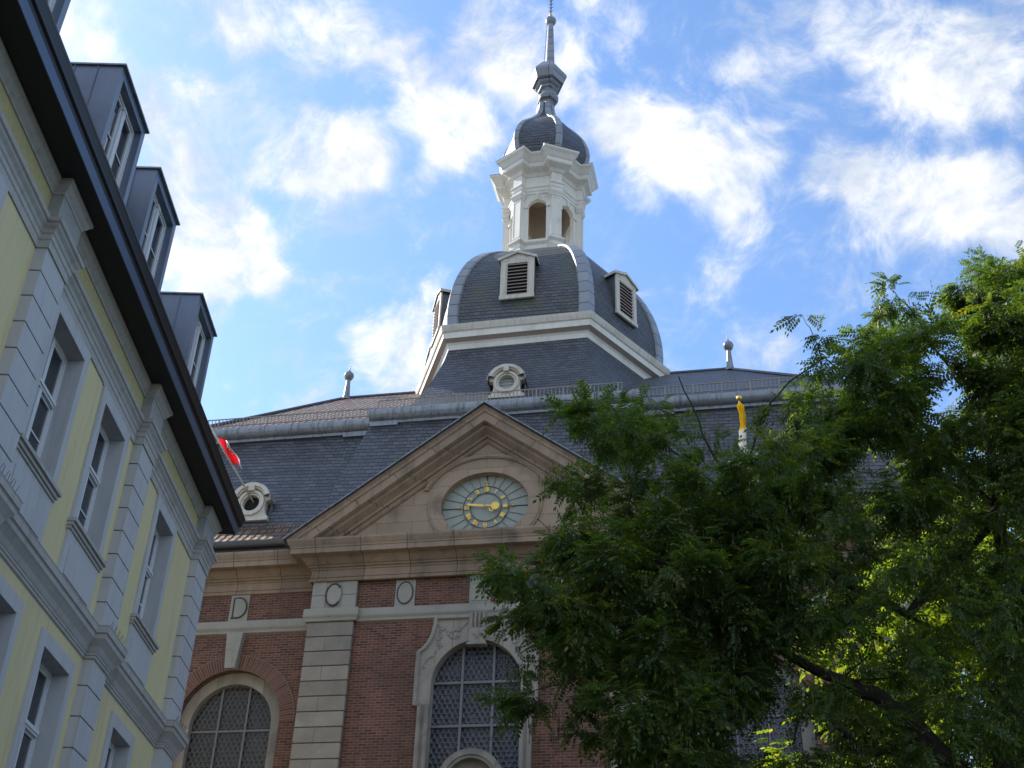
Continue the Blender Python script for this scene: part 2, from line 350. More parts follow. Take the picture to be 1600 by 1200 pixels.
    def build(s, name, mats, parent=None, z=None, label=None):
        me = bpy.data.meshes.new(name); nf = len(s.f); dz = z if z is not None else 0
        me.from_pydata([(p.x, p.y, p.z+dz) for p in s.v], [], s.f)
        uvl = me.uv_layers.new(name='UVMap'); uvl.data.foreach_set('uv', np.array(s.uv, dtype='f').ravel())
        me.polygons.foreach_set('material_index', s.mi); me.polygons.foreach_set('use_smooth', s.sm)
        for mt in (mats if isinstance(mats, (list, tuple)) else [mats]): me.materials.append(M[mt])
        if any(s.sm):
            import bmesh
            bm = bmesh.new(); bm.from_mesh(me); bmesh.ops.remove_doubles(bm, verts=bm.verts, dist=1e-5)
            for e in bm.edges:
                if len(e.link_faces) == 2 and e.calc_face_angle(0) > .7: e.smooth = False
            bm.to_mesh(me); bm.free()
        o = bpy.data.objects.new(name, me); COL.objects.link(o)
        if parent: o.parent = parent
        if label: o['label'] = label
        return o
def tag(o, label=None, cat=None, group=None, kind=None):
    if label: o['label'] = label
    if cat: o['category'] = cat
    if group: o['group'] = group
    if kind: o['kind'] = kind
    return o
def empty(name, loc, rz=0.0):
    o = bpy.data.objects.new(name, None); COL.objects.link(o); o.location = loc; o.rotation_euler = (0, 0, rz); return o
def wall_rects(m, x0, x1, z0, z1, y, holes, mi=0):
    xs = sorted({x0, x1, *[h[0] for h in holes], *[h[1] for h in holes]}); zs = sorted({z0, z1, *[h[2] for h in holes], *[h[3] for h in holes]})
    xs = [x for x in xs if x0 <= x <= x1]; zs = [z for z in zs if z0 <= z <= z1]
    for a, b_ in zip(xs, xs[1:]):
        for c, d in zip(zs, zs[1:]):
            cx, cz = (a+b_)/2, (c+d)/2
            if any(h[0] < cx < h[1] and h[2] < cz < h[3] for h in holes): continue
            m.face([V(a, y, c), V(b_, y, c), V(b_, y, d), V(a, y, d)], mi=mi)
def arched_wall(m, x0, x1, z0, z1, y, cx, r, zs, zb, T=None, n=20, depth=0, rz=None):
    """flat wall x0..x1, z0..z1 with a round-headed opening (optional reveal)"""
    T = T or (lambda p: p); rz = rz or r
    def q(*pts): m.face([T(p) for p in pts], uv=[(p.x, p.z) for p in pts])
    q(V(x0, y, z0), V(cx-r, y, z0), V(cx-r, y, z1), V(x0, y, z1)); q(V(cx+r, y, z0), V(x1, y, z0), V(x1, y, z1), V(cx+r, y, z1))
    if zb > z0: q(V(cx-r, y, z0), V(cx+r, y, z0), V(cx+r, y, zb), V(cx-r, y, zb))
    arc = [(cx-r*math.cos(math.pi*k/n), zs+rz*math.sin(math.pi*k/n)) for k in range(n+1)]
    for (a, az), (b_, bz) in zip(arc, arc[1:]): q(V(a, y, az), V(b_, y, bz), V(b_, y, z1), V(a, y, z1))
    if depth:
        loop = [(cx-r, zb)]+arc+[(cx+r, zb)]
        L = 0
        for (a, az), (b_, bz) in zip(loop, loop[1:]+loop[:1]):
            l = math.hypot(b_-a, bz-az)
            pts = [V(a, y, az), V(b_, y, bz), V(b_, y+depth, bz), V(a, y+depth, az)]
            m.face([T(p) for p in pts], uv=[(0, L), (0, L+l), (depth, L+l), (depth, L)]); L += l

# ------------------------------------------------------------------ ground
mb = MB(); mb.face([V(-900, -900, 0), V(900, -900, 0), V(900, 900, 0), V(-900, 900, 0)])
tag(mb.build('ground', 'asphalt'), kind='structure')
mb = MB(); mb.face([V(-6.5, -30, .006), V(14, -30, .006), V(14, 29, .006), V(-11, 29, .006)])
tag(mb.build('street', 'cobble'), kind='structure')

# ================================================================== CHURCH
XC = -6.84
CH = empty('church', (XC, 30, 0))
tag(CH, 'red brick baroque church with slate roofs, hexagonal dome and white lantern behind the yellow building', 'church')
def cb(m, name, mats, parent=CH, label=None): return m.build(name, mats, parent, z=EYE, label=label)

# --- brick walls (z below is measured from eye level)
B = -EYE
m = MB()
arched_wall(m, -3.50, 3.50, B, 13.85, 0.0, 0, 1.25, 10.72, 5.5, depth=.35)
for s in (-1, 1):
    a, b_ = sorted((s*4.80, s*3.50)); m.face([V(a, 0, B), V(b_, 0, B), V(b_, 0, 13.85), V(a, 0, 13.85)])
    x = s*4.80; m.face([V(x, 0, B), V(x, .5, B), V(x, .5, 13.85), V(x, 0, 13.85)])
    x0, x1 = sorted((s*4.80, s*11.7)); arched_wall(m, x0, x1, B, 13.85, .5, s*7.0, 1.5, 10.05, 5.5, depth=.32)
    x = s*11.7; m.face([V(x, .5, B), V(x, 18, B), V(x, 18, 15.0), V(x, .5, 15.0)])
m.face([V(-11.7, 18, B), V(11.7, 18, B), V(11.7, 18, 15), V(-11.7, 18, 15)])
cb(m, 'brick_wall', 'brick')

# --- quoined pilasters and frieze blocks
def pilaster(x0, x1, y, mirror=False):
    m = MB(); z = 12.58; k = 0
    while z > B:
        h = .415
        m.box(x0, x1, y, y+.24, max(z-h+.03, B), z)
        m.box(x0+.04, x1-.04, y+.05, y+.22, max(z-h, B), max(z-h+.03, B)+.001)
        z -= h; k += 1
    return cb(m, 'pilaster', 'block')
pilaster(-4.80, -3.50, -.12); pilaster(3.50, 4.80, -.12)
for s in (-1, 1):
    x0, x1 = sorted((s*11.7, s*10.4)); pilaster(x0, x1, .38)
for s in (-1, 1):
    m = MB(); a, b_ = sorted((s*4.78, s*3.50))
    m.box(a, a+.40, -.115, .1, 12.98, 13.38); m.box(a, a+.40, -.115, .1, 13.395, 13.80)
    m.box(b_-.40, b_, -.115, .1, 12.98, 13.38); m.box(b_-.40, b_, -.115, .1, 13.395, 13.80)
    m.box(a+.405, b_-.405, -.10, .1, 12.98, 13.80)
    cb(m, 'frieze_block', 'panel')

# --- string course
path = [(-11.75, .5), (-4.85, .5), (-4.85, -.12), (-3.45, -.12), (-3.45, 0), (3.45, 0), (3.45, -.12), (4.85, -.12), (4.85, .5), (11.75, .5)]
m = MB(); m.sweep(path, [(0, 12.60), (.04, 12.62), (.05, 12.68), (.09, 12.74), (.10, 12.78), (.085, 12.79), (.085, 12.95), (.06, 12.975), (0, 12.98)])
cb(m, 'string_course', 'panel')
# --- main entablature
path = [(-11.75, .5), (-4.85, .5), (-4.85, -.12), (4.85, -.12), (4.85, .5), (11.75, .5)]
m = MB(); m.sweep(path, [(0, 13.78), (.05, 13.79), (.065, 13.84), (.025, 13.85), (.025, 13.90), (.05, 13.905), (.05, 13.925), (.015, 13.93), (.015, 14.13), (.04, 14.135), (.04, 14.16), (.02, 14.165), (.03, 14.20), (.08, 14.21), (.09, 14.25), (.14, 14.27),
    (.20, 14.33), (.28, 14.43), (.30, 14.45), (.50, 14.44), (.53, 14.45), (.53, 14.60), (.55, 14.61), (.555, 14.65), (.59, 14.70), (.63, 14.78), (.64, 14.80), (.64, 14.86), (0, 14.93)])
cb(m, 'entablature', 'tan')
for s in (-1, 1):   # eaves gutter of the wings
    m = MB(); x0, x1 = sorted((s*5.35, s*12.0))
    pts = [(x0, -.14, 15.02), (x1, -.14, 15.02)]
    for k in range(10):
        t0, t1 = math.pi+math.pi*k/10, math.pi+math.pi*(k+1)/10
        f = lambda x, t: V(x, -.12+.13*math.cos(t), 15.16+.16*math.sin(t))
        m.face([f(x0, t0), f(x1, t0), f(x1, t1), f(x0, t1)], smooth=True)
    for x in (x0, x1): m.face([V(x, -.12+.13*math.cos(math.pi+math.pi*k/10), 15.16+.16*math.sin(math.pi+math.pi*k/10)) for k in range(11)])
    x = x0
    while x < x1:
        m.box(x, x+.03, -.256, .02, 15.15, 15.17); x += .42
    a, b_ = sorted((s*4.86, s*12.0)); m.box(a, b_, .0, .6, 14.9, 15.27)
    cb(m, 'eaves_gutter', 'zinc_dark')

# --- letter panels in the frieze
def stroke(m, pts, y, r=.014): m.tube([V(p[0], y, p[1]) for p in pts], r, 6)
def arcp(cx, cz, rx, rz, a0, a1, n=24): return [(cx+rx*math.cos(math.radians(a0+(a1-a0)*k/n)), cz+rz*math.sin(math.radians(a0+(a1-a0)*k/n))) for k in range(n+1)]
def panel(cx, y, letter, w=.56):
    m = MB()
    if letter != 'C': m.box(cx-w/2, cx+w/2, y-.035, y+.05, 12.985, 13.77)
    zc = 13.38
    if letter == 'D':
        m.face([V(p[0], y-.055, p[1]) for p in [(cx-.16, zc-.29)]+arcp(cx-.02, zc, .24, .29, -90, 90)+[(cx-.16, zc+.29)]])
    else: m.disc(cx, zc, (.21, .31), y-.055)
    p = cb(m, 'letter_panel', 'panel')
    m = MB()
    if letter == 'D': stroke(m, [(cx-.2, zc-.3)]+arcp(cx-.02, zc, .25, .30, -90, 90)+[(cx-.17, zc+.3), (cx-.16, zc-.28)], y-.056, .022)
    elif letter == 'C': stroke(m, arcp(cx, zc, .22, .32, 48, 318), y-.056, .026); m.tube([V(cx+.13, y-.058, zc+.20), V(cx+.17, y-.058, zc+.27)], .02, 6)
    else: stroke(m, arcp(cx, zc, .22, .32, 0, 360), y-.056, .019)
    cb(m, 'letter', 'groove', p)
panel(-7.15, .5, 'D'); panel(-4.14, -.10, 'C'); panel(-2.12, 0, 'O')
for x, y in ((2.12, 0), (7.15, .5)): panel(x, y, 'O')
m = MB(); m.box(-.30, .30, -.05, .05, 12.985, 13.79); m.box(-.24, .24, -.07, -.05, 13.05, 13.72)
p = cb(m, 'relief_panel', 'panel')

def garland(m, pts, y, r=.05, n=26, spread=.05):
    for i in range(n):
        t = i/(n-1)*(len(pts)-1); k = min(int(t), len(pts)-2); f = t-k
        x = pts[k][0]*(1-f)+pts[k+1][0]*f; z = pts[k][1]*(1-f)+pts[k+1][1]*f
        m.ball((x+random.uniform(-spread, spread), y, z+random.uniform(-spread, spread)), r*random.uniform(.5, 1.1), 6, sc=(1, .55, random.uniform(.5, 1)))
m = MB(); garland(m, [(-.15, 13.62), (0, 13.4), (.15, 13.2), (0, 13.12)], -.075, .045, 20, .1); cb(m, 'carving', 'panel', p)

# --- central window
WC = tag(empty('window', (0, 0, 0)), 'tall central window with scrolled stone surround'); WC.parent = CH
m = MB()
Z0 = 5.4
inner = [(-1.2, Z0), (-1.2, 10.2), (-1.2, 10.2), (-1.2, 10.72)]; outer = [(-1.5, Z0), (-1.5, 10.2), (-1.64, 10.2), (-1.64, 10.9)]
ka = [(168, (-1.64, 11.3)), (156, (-1.64, 11.62)), (144, (-1.50, 11.72)), (132, (-1.36, 11.90)), (121, (-1.27, 12.12)), (110, (-1.22, 12.40)), (101, (-1.21, 12.62)), (90, (0, 12.62))]
for a, o in ka: inner.append((1.2*math.cos(math.radians(a)), 10.72+1.2*math.sin(math.radians(a)))); outer.append(o)
# finer arc
def refine(inn, out, k=3):
    A, Bq = [inn[0]], [out[0]]
    for i in range(len(inn)-1):
        for j in range(1, k+1):
            t = j/k; p = (inn[i][0]*(1-t)+inn[i+1][0]*t, inn[i][1]*(1-t)+inn[i+1][1]*t)
            if i >= 3:
                dx, dz = p[0], p[1]-10.72; L = math.hypot(dx, dz); p = (dx/L*1.2, 10.72+dz/L*1.2)
            A.append(p); Bq.append((out[i][0]*(1-t)+out[i+1][0]*t, out[i][1]*(1-t)+out[i+1][1]*t))
    return A, Bq
I, O = refine(inner, outer)
YF = -.10
for s in (-1, 1):
    f = lambda p, y: V(-s*p[0], y, p[1])
    for i in range(len(I)-1):
        m.face([f(I[i], YF), f(O[i], YF), f(O[i+1], YF), f(I[i+1], YF)])
        m.face([f(O[i], YF), f(O[i], .02), f(O[i+1], .02), f(O[i+1], YF)])
        m.face([f(I[i], .26), f(I[i], YF), f(I[i+1], YF), f(I[i+1], .26)])
    inset = [(o[0]+.05 if o[0] < -.1 else o[0], o[1]-.05 if i > len(O)-5 else o[1]) for i, o in enumerate(O)]
    m.tube([f(p, YF-.02) for p in inset[1:]], .065, 6)
    m.tube([f((p[0]*1.045, 10.72+(p[1]-10.72)*1.045 if p[1] > 10.72 else p[1]), YF-.02) for p in I], .06, 6)
    m.tube([f((p[0]*1.14, 10.72+(p[1]-10.72)*1.14 if p[1] > 10.72 else p[1]), YF) for p in I if p[1] > 9 and abs(p[0]) > .25], .022, 6)
cb(m, 'surround', 'stone', WC)
m = MB(); KZ = 11.72
for a, b_, z0, z1, y in ((-.26, .26, KZ+.02, KZ+.08, -.26), (-.22, .22, KZ+.08, KZ+.5, -.22), (-.25, .25, KZ+.5, KZ+.95, -.17)): m.box(a, b_, y, -.05, z0, z1)
for x in (-.16, -.05, .06, .17): m.tube([V(x, -.20, KZ+.5), V(x, -.26, KZ+.7), V(x, -.2, KZ+.93)], .03, 6)
garland(m, [(-.12, KZ+.4), (0, KZ+.2), (.12, KZ+.4)], -.225, .04, 12, .03)
cb(m, 'keystone', 'stone', WC)
for s in (-1, 1):
    m = MB(); garland(m, [(s*1.08, 12.42), (s*.98, 12.26), (s*.72, 12.16), (s*.5, 12.2), (s*.33, 12.38)], YF-.01, .042, 40, .035); cb(m, 'carving', 'stone', WC); m = MB()
    garland(m, [(s*.80, 12.12), (s*.66, 11.98), (s*.52, 12.05)], YF-.01, .05, 18, .04); cb(m, 'carving', 'stone', WC); m = MB()
    garland(m, [(s*1.02, 12.25), (s*1.0, 12.0), (s*1.08, 11.85), (s*.98, 11.78)], YF-.01, .045, 24, .035); cb(m, 'carving', 'stone', WC); m = MB()
    garland(m, [(s*1.02, 11.72), (s*1.2, 11.5), (s*1.36, 11.42), (s*1.42, 11.2)], YF-.01, .032, 20, .03)
    cb(m, 'carving', 'stone', WC)
m = MB(); m.disc(0, 10.72, (1.24, 1.24), .24, 30, 0, math.pi); m.face([V(-1.24, .24, Z0), V(1.24, .24, Z0), V(1.24, .24, 10.72), V(-1.24, .24, 10.72)])
cb(m, 'leaded_pane', 'leaded', WC)
m = MB()
for x in (-.42, .42): m.box(x-.032, x+.032, .15, .235, Z0, 11.82)
for z in (10.85, 9.70, 8.55, 7.4, 6.3): m.box(-1.2, 1.2, .16, .23, z-.034, z+.034)
cb(m, 'mullion', 'mull', WC)
m = MB(); m.ring(.03, 8.1, (.62, .62), (.86, .86), -.38, .1, 0, math.pi, 28); m.ring(.03, 8.1, (.70, .70), (.80, .80), -.42, -.38, 0, math.pi, 28)
m.ring(.03, 8.1, (0.01, .01), (.62, .62), -.15, -.1, 0, math.pi, 28); m.box(-.9, .96, -.3, 0, 7.8, 8.1); m.box(-.8, .86, -.2, 0, 5, 7.8)
cb(m, 'statue_niche', 'stone', CH)

# --- wing windows
for s in (-1, 1):
    w = tag(empty('window', (0, 0, 0)), 'round-arched wing window under a brick arch'); w.parent = CH; cx = s*7.0; zs = 10.05
    m = MB(); m.ring(cx, zs, (1.18, 1.18), (1.5, 1.5), .74, .95, 0, math.pi, 32)
    for q in (-1, 1):
        a, b_ = sorted((cx+q*1.18, cx+q*1.5)); m.box(a, b_, .74, .95, 5.4, zs)
    cb(m, 'stone_frame', 'stone', w)
    m = MB(); m.disc(cx, zs, (1.2, 1.2), .93, 30, 0, math.pi); m.face([V(cx-1.2, .93, 5.4), V(cx+1.2, .93, 5.4), V(cx+1.2, .93, zs), V(cx-1.2, .93, zs)])
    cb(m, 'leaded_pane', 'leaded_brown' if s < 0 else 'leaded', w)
    m = MB()
    for x in (-.40, .40): m.box(cx+x-.026, cx+x+.026, .87, .925, 5.4, 11.15)
    for z in (9.96, 8.75, 7.5, 6.3): m.box(cx-1.19, cx+1.19, .88, .92, z-.026, z+.026)
    cb(m, 'mullion', 'mull', w)
    m = MB(); m.ring(cx, zs, (1.5, 1.5), (1.94, 1.94), .485, .55, 0, math.pi, 40, polar=True); cb(m, 'brick_arch', 'voussoir', w)
    m = MB(); kx = cx-.08*1
    q = [V(kx-.15, .30, 11.55), V(kx+.15, .30, 11.55), V(kx+.24, .30, 12.58), V(kx-.24, .30, 12.58)]; qb = [p+V(0, .5, 0) for p in q]
    m.face(q); 
    for i in range(4): m.face([q[i], qb[i], qb[(i+1) % 4], q[(i+1) % 4]])
    cb(m, 'keystone', 'panel', w)

# --- pediment
m = MB()
hw, zb, za = 5.60, 14.90, 18.98
def tri_edge(t):
    # where a ray from the clock centre at angle t leaves the gable triangle
    c, s_ = math.cos(t), math.sin(t); A = (-5.2, 14.9), (5.2, 14.9), (0, 18.6); best = 1e9
    for i in range(3):
        (x0, z0), (x1, z1) = A[i], A[(i+1) % 3]; ex, ez = x1-x0, z1-z0; den = c*ez-s_*ex
        if abs(den) < 1e-9: continue
        r_ = ((x0)*ez-(z0-16.0)*ex)/den; u_ = ((x0)*s_-(z0-16.0)*c)/den
        if r_ > 0 and -1e-6 <= u_ <= 1+1e-6: best = min(best, r_)
    return V(c*best, .04, 16.0+s_*best)
ta = sorted([2*math.pi*k/72 for k in range(72)]+[math.atan2(z-16.0, x) % (2*math.pi) for x, z in ((-5.2, 14.9), (5.2, 14.9), (0, 18.6))])
for t0, t1 in zip(ta, ta[1:]+[ta[0]+2*math.pi]):
    if t1-t0 > 1e-6: m.face([V(1.4*math.cos(t0), .04, 16.0+1.15*math.sin(t0)) if True else 0, tri_edge(t0) if tri_edge(t0).z-16.0 < 9 else 0, tri_edge(t1), V(1.4*math.cos(t1), .04, 16.0+1.15*math.sin(t1))])
cb(m, 'tympanum', 'tymp')
sl = (za-zb)/hw; ca = 1/math.hypot(1, sl)
# raking cornice: profile (front y, depth measured square to the rake below the outer edge)
RP = [(-.10, .0), (-.66, .0), (-.68, .05), (-.62, .10), (-.60, .17), (-.56, .19), (-.55, .40), (-.50, .42), (-.38, .44), (-.36, .50), (-.20, .58), (-.16, .60), (-.14, .66), (-.06, .67), (-.05, .74), (.0, .78), (.06, .78)]
for s in (-1, 1):
    m = MB()
    def P(t, k):
        y, d = RP[k]; vz = d/ca
        # t = 0 at the eave end, 1 at the apex; lower lines end on the horizontal cornice
        if t == 1: return V(0, y, za-vz)
        x = hw-max(0, (vz)/sl*1.0)
        z = za-vz-sl*x
        if z < zb: x = (za-vz-zb)/sl; z = zb
        return V(s*x, y, z)
    for k in range(len(RP)-1):
        a, b_, c, d = P(0, k), P(1, k), P(1, k+1), P(0, k+1)
        Ln = (b_-a).length
        def uvf(p, base=a): return ((p-a).dot((b_-a).normalized()), RP[k][1])
        m.face([a, b_, c, d] if s < 0 else [d, c, b_, a], uv=[uvf(p) for p in ([a, b_, c, d] if s < 0 else [d, c, b_, a])])
    cb(m, 'raking_cornice', 'tan')
    m = MB()
    up = V(0, 0, .035)
    a0, a1 = V(s*(hw+.06), -.72, zb-.03), V(0, -.72, za+.02); b0, b1 = V(s*(hw+.06), 1.6, zb-.03), V(0, 1.6, za+.02)
    m.face([a0+up, a1+up, b1+up, b0+up]); m.face([a0, a1, a1+up, a0+up]); m.face([a0, a1, b1, b0])
    for k in range(1, 9):
        t = k/9; p = a0.lerp(a1, t)+up; m.obox(p+V(0, 1.1, .008), (a1-a0).normalized()*.015, V(0, 1.15, 0), V(0, 0, .012))
    cb(m, 'lead_flashing', 'lead')
# side walls closing the pediment back
# --- clock
CLK = empty('clock', (0, 0, 0)); CLK.parent = CH; CZ = 16.0
m = MB(); m.ring(0, CZ, (1.27, 1.02), (1.60, 1.33), -.04, .25, n=64); m.ring(0, CZ, (1.60, 1.33), (1.66, 1.39), -.015, .05, n=64)
m.ring(0, CZ+.02, (1.84, 1.53), (1.93, 1.62), -.03, .05, math.radians(20), math.radians(160), n=40)
m.ring(0, CZ+.02, (1.80, 1.50), (1.825, 1.525), -.015, .05, math.radians(20), math.radians(160), n=40)
cb(m, 'stone_ring', 'tymp', CLK)
m = MB(); m.disc(0, CZ, (1.29, 1.04), .20, 64); cb(m, 'clock_face', 'clock', CLK)
m = MB(); mr = MB()
for k in range(24):
    t = 2*math.pi*k/24; c, s_ = math.cos(t), math.sin(t); R = 1/math.sqrt((c/1.27)**2+(s_/1.02)**2)
    w = .011 if k % 6 == 0 else .005
    r0 = .74 if k % 6 == 0 else .70
    a, b_ = V(c*r0, .185, CZ+s_*r0), V(c*R, .185, CZ+s_*R)
    (m if k % 6 == 0 else mr).obox((a+b_)/2, (b_-a)/2, V(0, .008, 0), V(-s_, 0, c)*w)
m.ring(0, CZ, (.658, .658), (.672, .672), .16, .18, n=60); m.ring(0, CZ, (.440, .440), (.451, .451), .16, .18, n=60)
for k in range(60):
    t = 2*math.pi*k/60; m.box(.468*math.cos(t)-.004, .468*math.cos(t)+.004, .155, .175, CZ+.468*math.sin(t)-.004, CZ+.468*math.sin(t)+.004)
cb(m, 'dial_ring', 'iron', CLK); cb(mr, 'ray_lines', 'rayline', CLK)
ROM = ['XII', 'I', 'II', 'III', 'IIII', 'V', 'VI', 'VII', 'VIII', 'IX', 'X', 'XI']
def glyph(m, ch, c, rad, tan, w, h):
    """rad = outward, tan = clockwise; one roman digit"""
    th = .011; dy = V(0, .006, 0)
    def bar(a, b_, t=th):
        d = (b_-a); n_ = V(-d.z, 0, d.x).normalized()*t; m.obox((a+b_)/2, d/2, dy, n_)
    if ch == 'I': bar(c-rad*h, c+rad*h, .013)
    elif ch == 'V': bar(c+rad*h-tan*w, c-rad*h, .014); bar(c+rad*h+tan*w, c-rad*h, .008)
    else: bar(c+rad*h-tan*w, c-rad*h+tan*w, .014); bar(c+rad*h+tan*w, c-rad*h-tan*w, .008)
for k, s_ in enumerate(ROM):
    t = math.radians(90-30*k); rad = V(math.cos(t), 0, math.sin(t)); tan = V(math.sin(t), 0, -math.cos(t))
    m = MB(); ws = {'I': .034, 'V': .075, 'X': .075}; tot = sum(ws[c] for c in s_); x = -tot/2
    base = V(0, .15, CZ)+rad*.56
    for c in s_:
        x += ws[c]/2; glyph(m, c, base+tan*x, rad, tan, .028, .068); x += ws[c]/2
    if k % 3 == 0:
        p0 = base+rad*.12; m.tube([p0-rad*.05, p0+rad*.10], .014, 6); m.ball(p0+rad*.12, .036, 8)
    cb(m, 'numeral', 'gold', CLK)
m = MB(); c0 = V(0, .09, CZ)     # minute hand just past the nine, hour hand before the three
t = math.radians(172); d = V(math.cos(t), 0, math.sin(t)); nrm = V(-d.z, 0, d.x)
m.obox(c0+d*.28, d*.25, V(0, .006, 0), nrm*.03); m.obox(c0-d*.05, d*.12, V(0, .006, 0), nrm*.012); m.ball(c0, .045, 8)
cb(m, 'minute_hand', 'gold', CLK)
m = MB(); t = math.radians(-6); d = V(math.cos(t), 0, math.sin(t)); nrm = V(-d.z, 0, d.x); c0 = V(0, .06, CZ)
m.obox(c0+d*.1, d*.12, V(0, .006, 0), nrm*.018); p = c0+d*.29; m.disc(p.x, p.z, (.115, .115), .05, 24); m.ring(p.x, p.z, (.09, .09), (.12, .12), .045, .06)
m.ring((c0+d*.18).x, p.z-.07, (.045, .07), (.075, .10), .05, .06, math.radians(180), math.radians(330), 12)
cb(m, 'hour_hand', 'gold', CLK)

# --- mansard roof
def quadrow(m, a0, a1, b1, b0, v0=0):
    """quad a0-a1 bottom edge, b0-b1 top edge; uv by x and slope length"""
    L = ((b0+b1)/2-(a0+a1)/2); L = math.hypot(L.y, L.z)
    m.face([a0, a1, b1, b0], uv=[(a0.x, v0), (a1.x, v0), (b1.x, v0+L), (b0.x, v0+L)]); return v0+L
m = MB()
for s in (-1, 1):
    tl = MB()
    x0, x1 = s*12.0, s*4.2
    quadrow(tl, V(x0, -.02, 15.28), V(x1, -.02, 15.28), V(x1, .42, 15.70), V(x0, .42, 15.70)); quadrow(tl, V(x0, .42, 15.70), V(x1, .42, 15.70), V(x1, .72, 16.10), V(x0-s*.1, .72, 16.10), .6)
    v = quadrow(m, V(s*11.9, .70, 16.08), V(x1, .70, 16.08), V(x1, .98, 16.75), V(s*11.75, .98, 16.75)); v = quadrow(m, V(s*11.75, .98, 16.75), V(x1, .98, 16.75), V(s*4.2, 2.46, 20.2), V(s*10.95, 2.46, 20.2), v)
    cb(tl, 'eaves_tiles', 'tile')
    # gable-end slope
    m.face([V(s*11.9, .7, 16.08), V(s*11.9, 17, 16.08), V(s*10.95, 15.5, 20.2), V(s*10.95, 2.46, 20.2)])
# central break forward
v = quadrow(m, V(-5.35, .35, 15.6), V(5.35, .35, 15.6), V(4.35, 2.02, 20.25), V(-4.35, 2.02, 20.25))
for s in (-1, 1): m.face([V(s*5.35, .35, 15.6), V(s*5.35, 1.6, 15.6), V(s*4.35, 3.0, 20.25), V(s*4.35, 2.02, 20.25)])
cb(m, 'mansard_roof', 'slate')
def big_gutter(x0, x1, y, z, r=.22):
    m = MB(); x = x0; n = 12
    for k in range(n):
        t0, t1 = math.pi*.75+math.pi*1.25*k/n, math.pi*.75+math.pi*1.25*(k+1)/n
        f = lambda x, t: V(x, y+r*math.cos(t), z+r*math.sin(t))
        m.face([f(x0, t0), f(x1, t0), f(x1, t1), f(x0, t1)], smooth=True)
    for x in (x0, x1): m.face([V(x, y+r*math.cos(math.pi*.75+math.pi*1.25*k/n), z+r*math.sin(math.pi*.75+math.pi*1.25*k/n)) for k in range(n+1)])
    x = x0+.15
    while x < x1:
        for k in range(n):
            t0, t1 = math.pi*.75+math.pi*1.25*k/n, math.pi*.75+math.pi*1.25*(k+1)/n
            f = lambda xx, t, rr: V(xx, y+rr*math.cos(t), z+rr*math.sin(t))
            m.face([f(x, t0, r+.03), f(x+.05, t0, r+.03), f(x+.05, t1, r+.03), f(x, t1, r+.03)])
            m.face([f(x, t0, r), f(x, t0, r+.03), f(x, t1, r+.03), f(x, t1, r)]); m.face([f(x+.05, t0, r), f(x+.05, t0, r+.03), f(x+.05, t1, r+.03), f(x+.05, t1, r)])
        x += .93
    m.box(x0+.02, x1-.02, y-.02, y+.25, z-r-.10, z-r+.04)
    m.box(x0+.02, x0+.95, y-.045, y+.2, z-r-.19, z-r-.02)
    m.box(x1-.95, x1-.02, y-.045, y+.2, z-r-.19, z-r-.02)
    return cb(m, 'roof_gutter', 'lead')
big_gutter(-11.05, -4.42, 2.34, 20.42); big_gutter(-4.38, 4.38, 1.94, 20.50); big_gutter(4.42, 11.05, 2.34, 20.42)
m = MB()
def up_slope(y): return 20.6+(y-2.3)*.80
RX0, RX1, RY, RZ = -8.0, 7.2, 8.95, 25.92
quadrow(m, V(-11.0, 2.3, 20.6), V(0, 2.3, 20.6), V(0, RY, RZ), V(RX0, RY, RZ)); quadrow(m, V(-4.38, 1.85, 20.62), V(4.38, 1.85, 20.62), V(4.38, 2.6, 20.86), V(-4.38, 2.6, 20.86))
m.face([V(-11.0, 2.3, 20.6), V(RX0, RY, RZ), V(-11.0, 15.6, 20.6)]); m2 = MB(); quadrow(m2, V(0, 2.3, 20.6), V(11, 2.3, 20.6), V(RX1, RY, RZ), V(0, RY, RZ)); m2.face([V(11.0, 2.3, 20.6), V(11.0, 15.6, 20.6), V(RX1, RY, RZ)]); cb(m2, 'upper_roof', 'slate', label='dark slate half of the upper roof')
m.face([V(-11.0, 15.6, 20.6), V(RX0, RY, RZ), V(RX1, RY, RZ), V(11.0, 15.6, 20.6)])
cb(m, 'upper_roof', 'tile')
m = MB(); m.tube([V(-11, 2.3, 20.65), V(RX0, RY, RZ+.03), V(RX1, RY, RZ+.03), V(11, 2.3, 20.65)], .07, 6); cb(m, 'ridge_capping', 'zinc_dark')
def railing(x0, x1, y, z, h=.34):
    m = MB(); m.box(x0, x1, y, y+.03, z+h-.03, z+h); m.box(x0, x1, y, y+.03, z+.03, z+.055)
    n = int((x1-x0)/.125)
    for k in range(n+1):
        x = x0+(x1-x0)*k/n; t = .022 if k % 7 == 0 else .010
        m.box(x-t, x+t, y+.003, y+.027, z-(.12 if k % 7 == 0 else 0)+.0, z+h-.005)
    return cb(m, 'snow_guard_rail', 'rail')
railing(-10.9, -4.4, 2.72, 20.98); railing(-4.3, 3.75, 2.38, 21.02, .36); railing(4.2, 10.95, 2.72, 20.98)

# --- finials on the ridge
for x in (-7.92, 7.25):
    m = MB(); m.lathe((x, 8.9, 25.75), [(.26, 0), (.17, .12), (.13, .3), (.085, .95), (.08, 1.0), (.12, 1.03), (.17, 1.10), (.205, 1.20), (.205, 1.25), (.18, 1.32), (.10, 1.40), (.04, 1.46), (.02, 1.56), (.008, 1.85)], 12)
    cb(m, 'ridge_finial', 'lead')

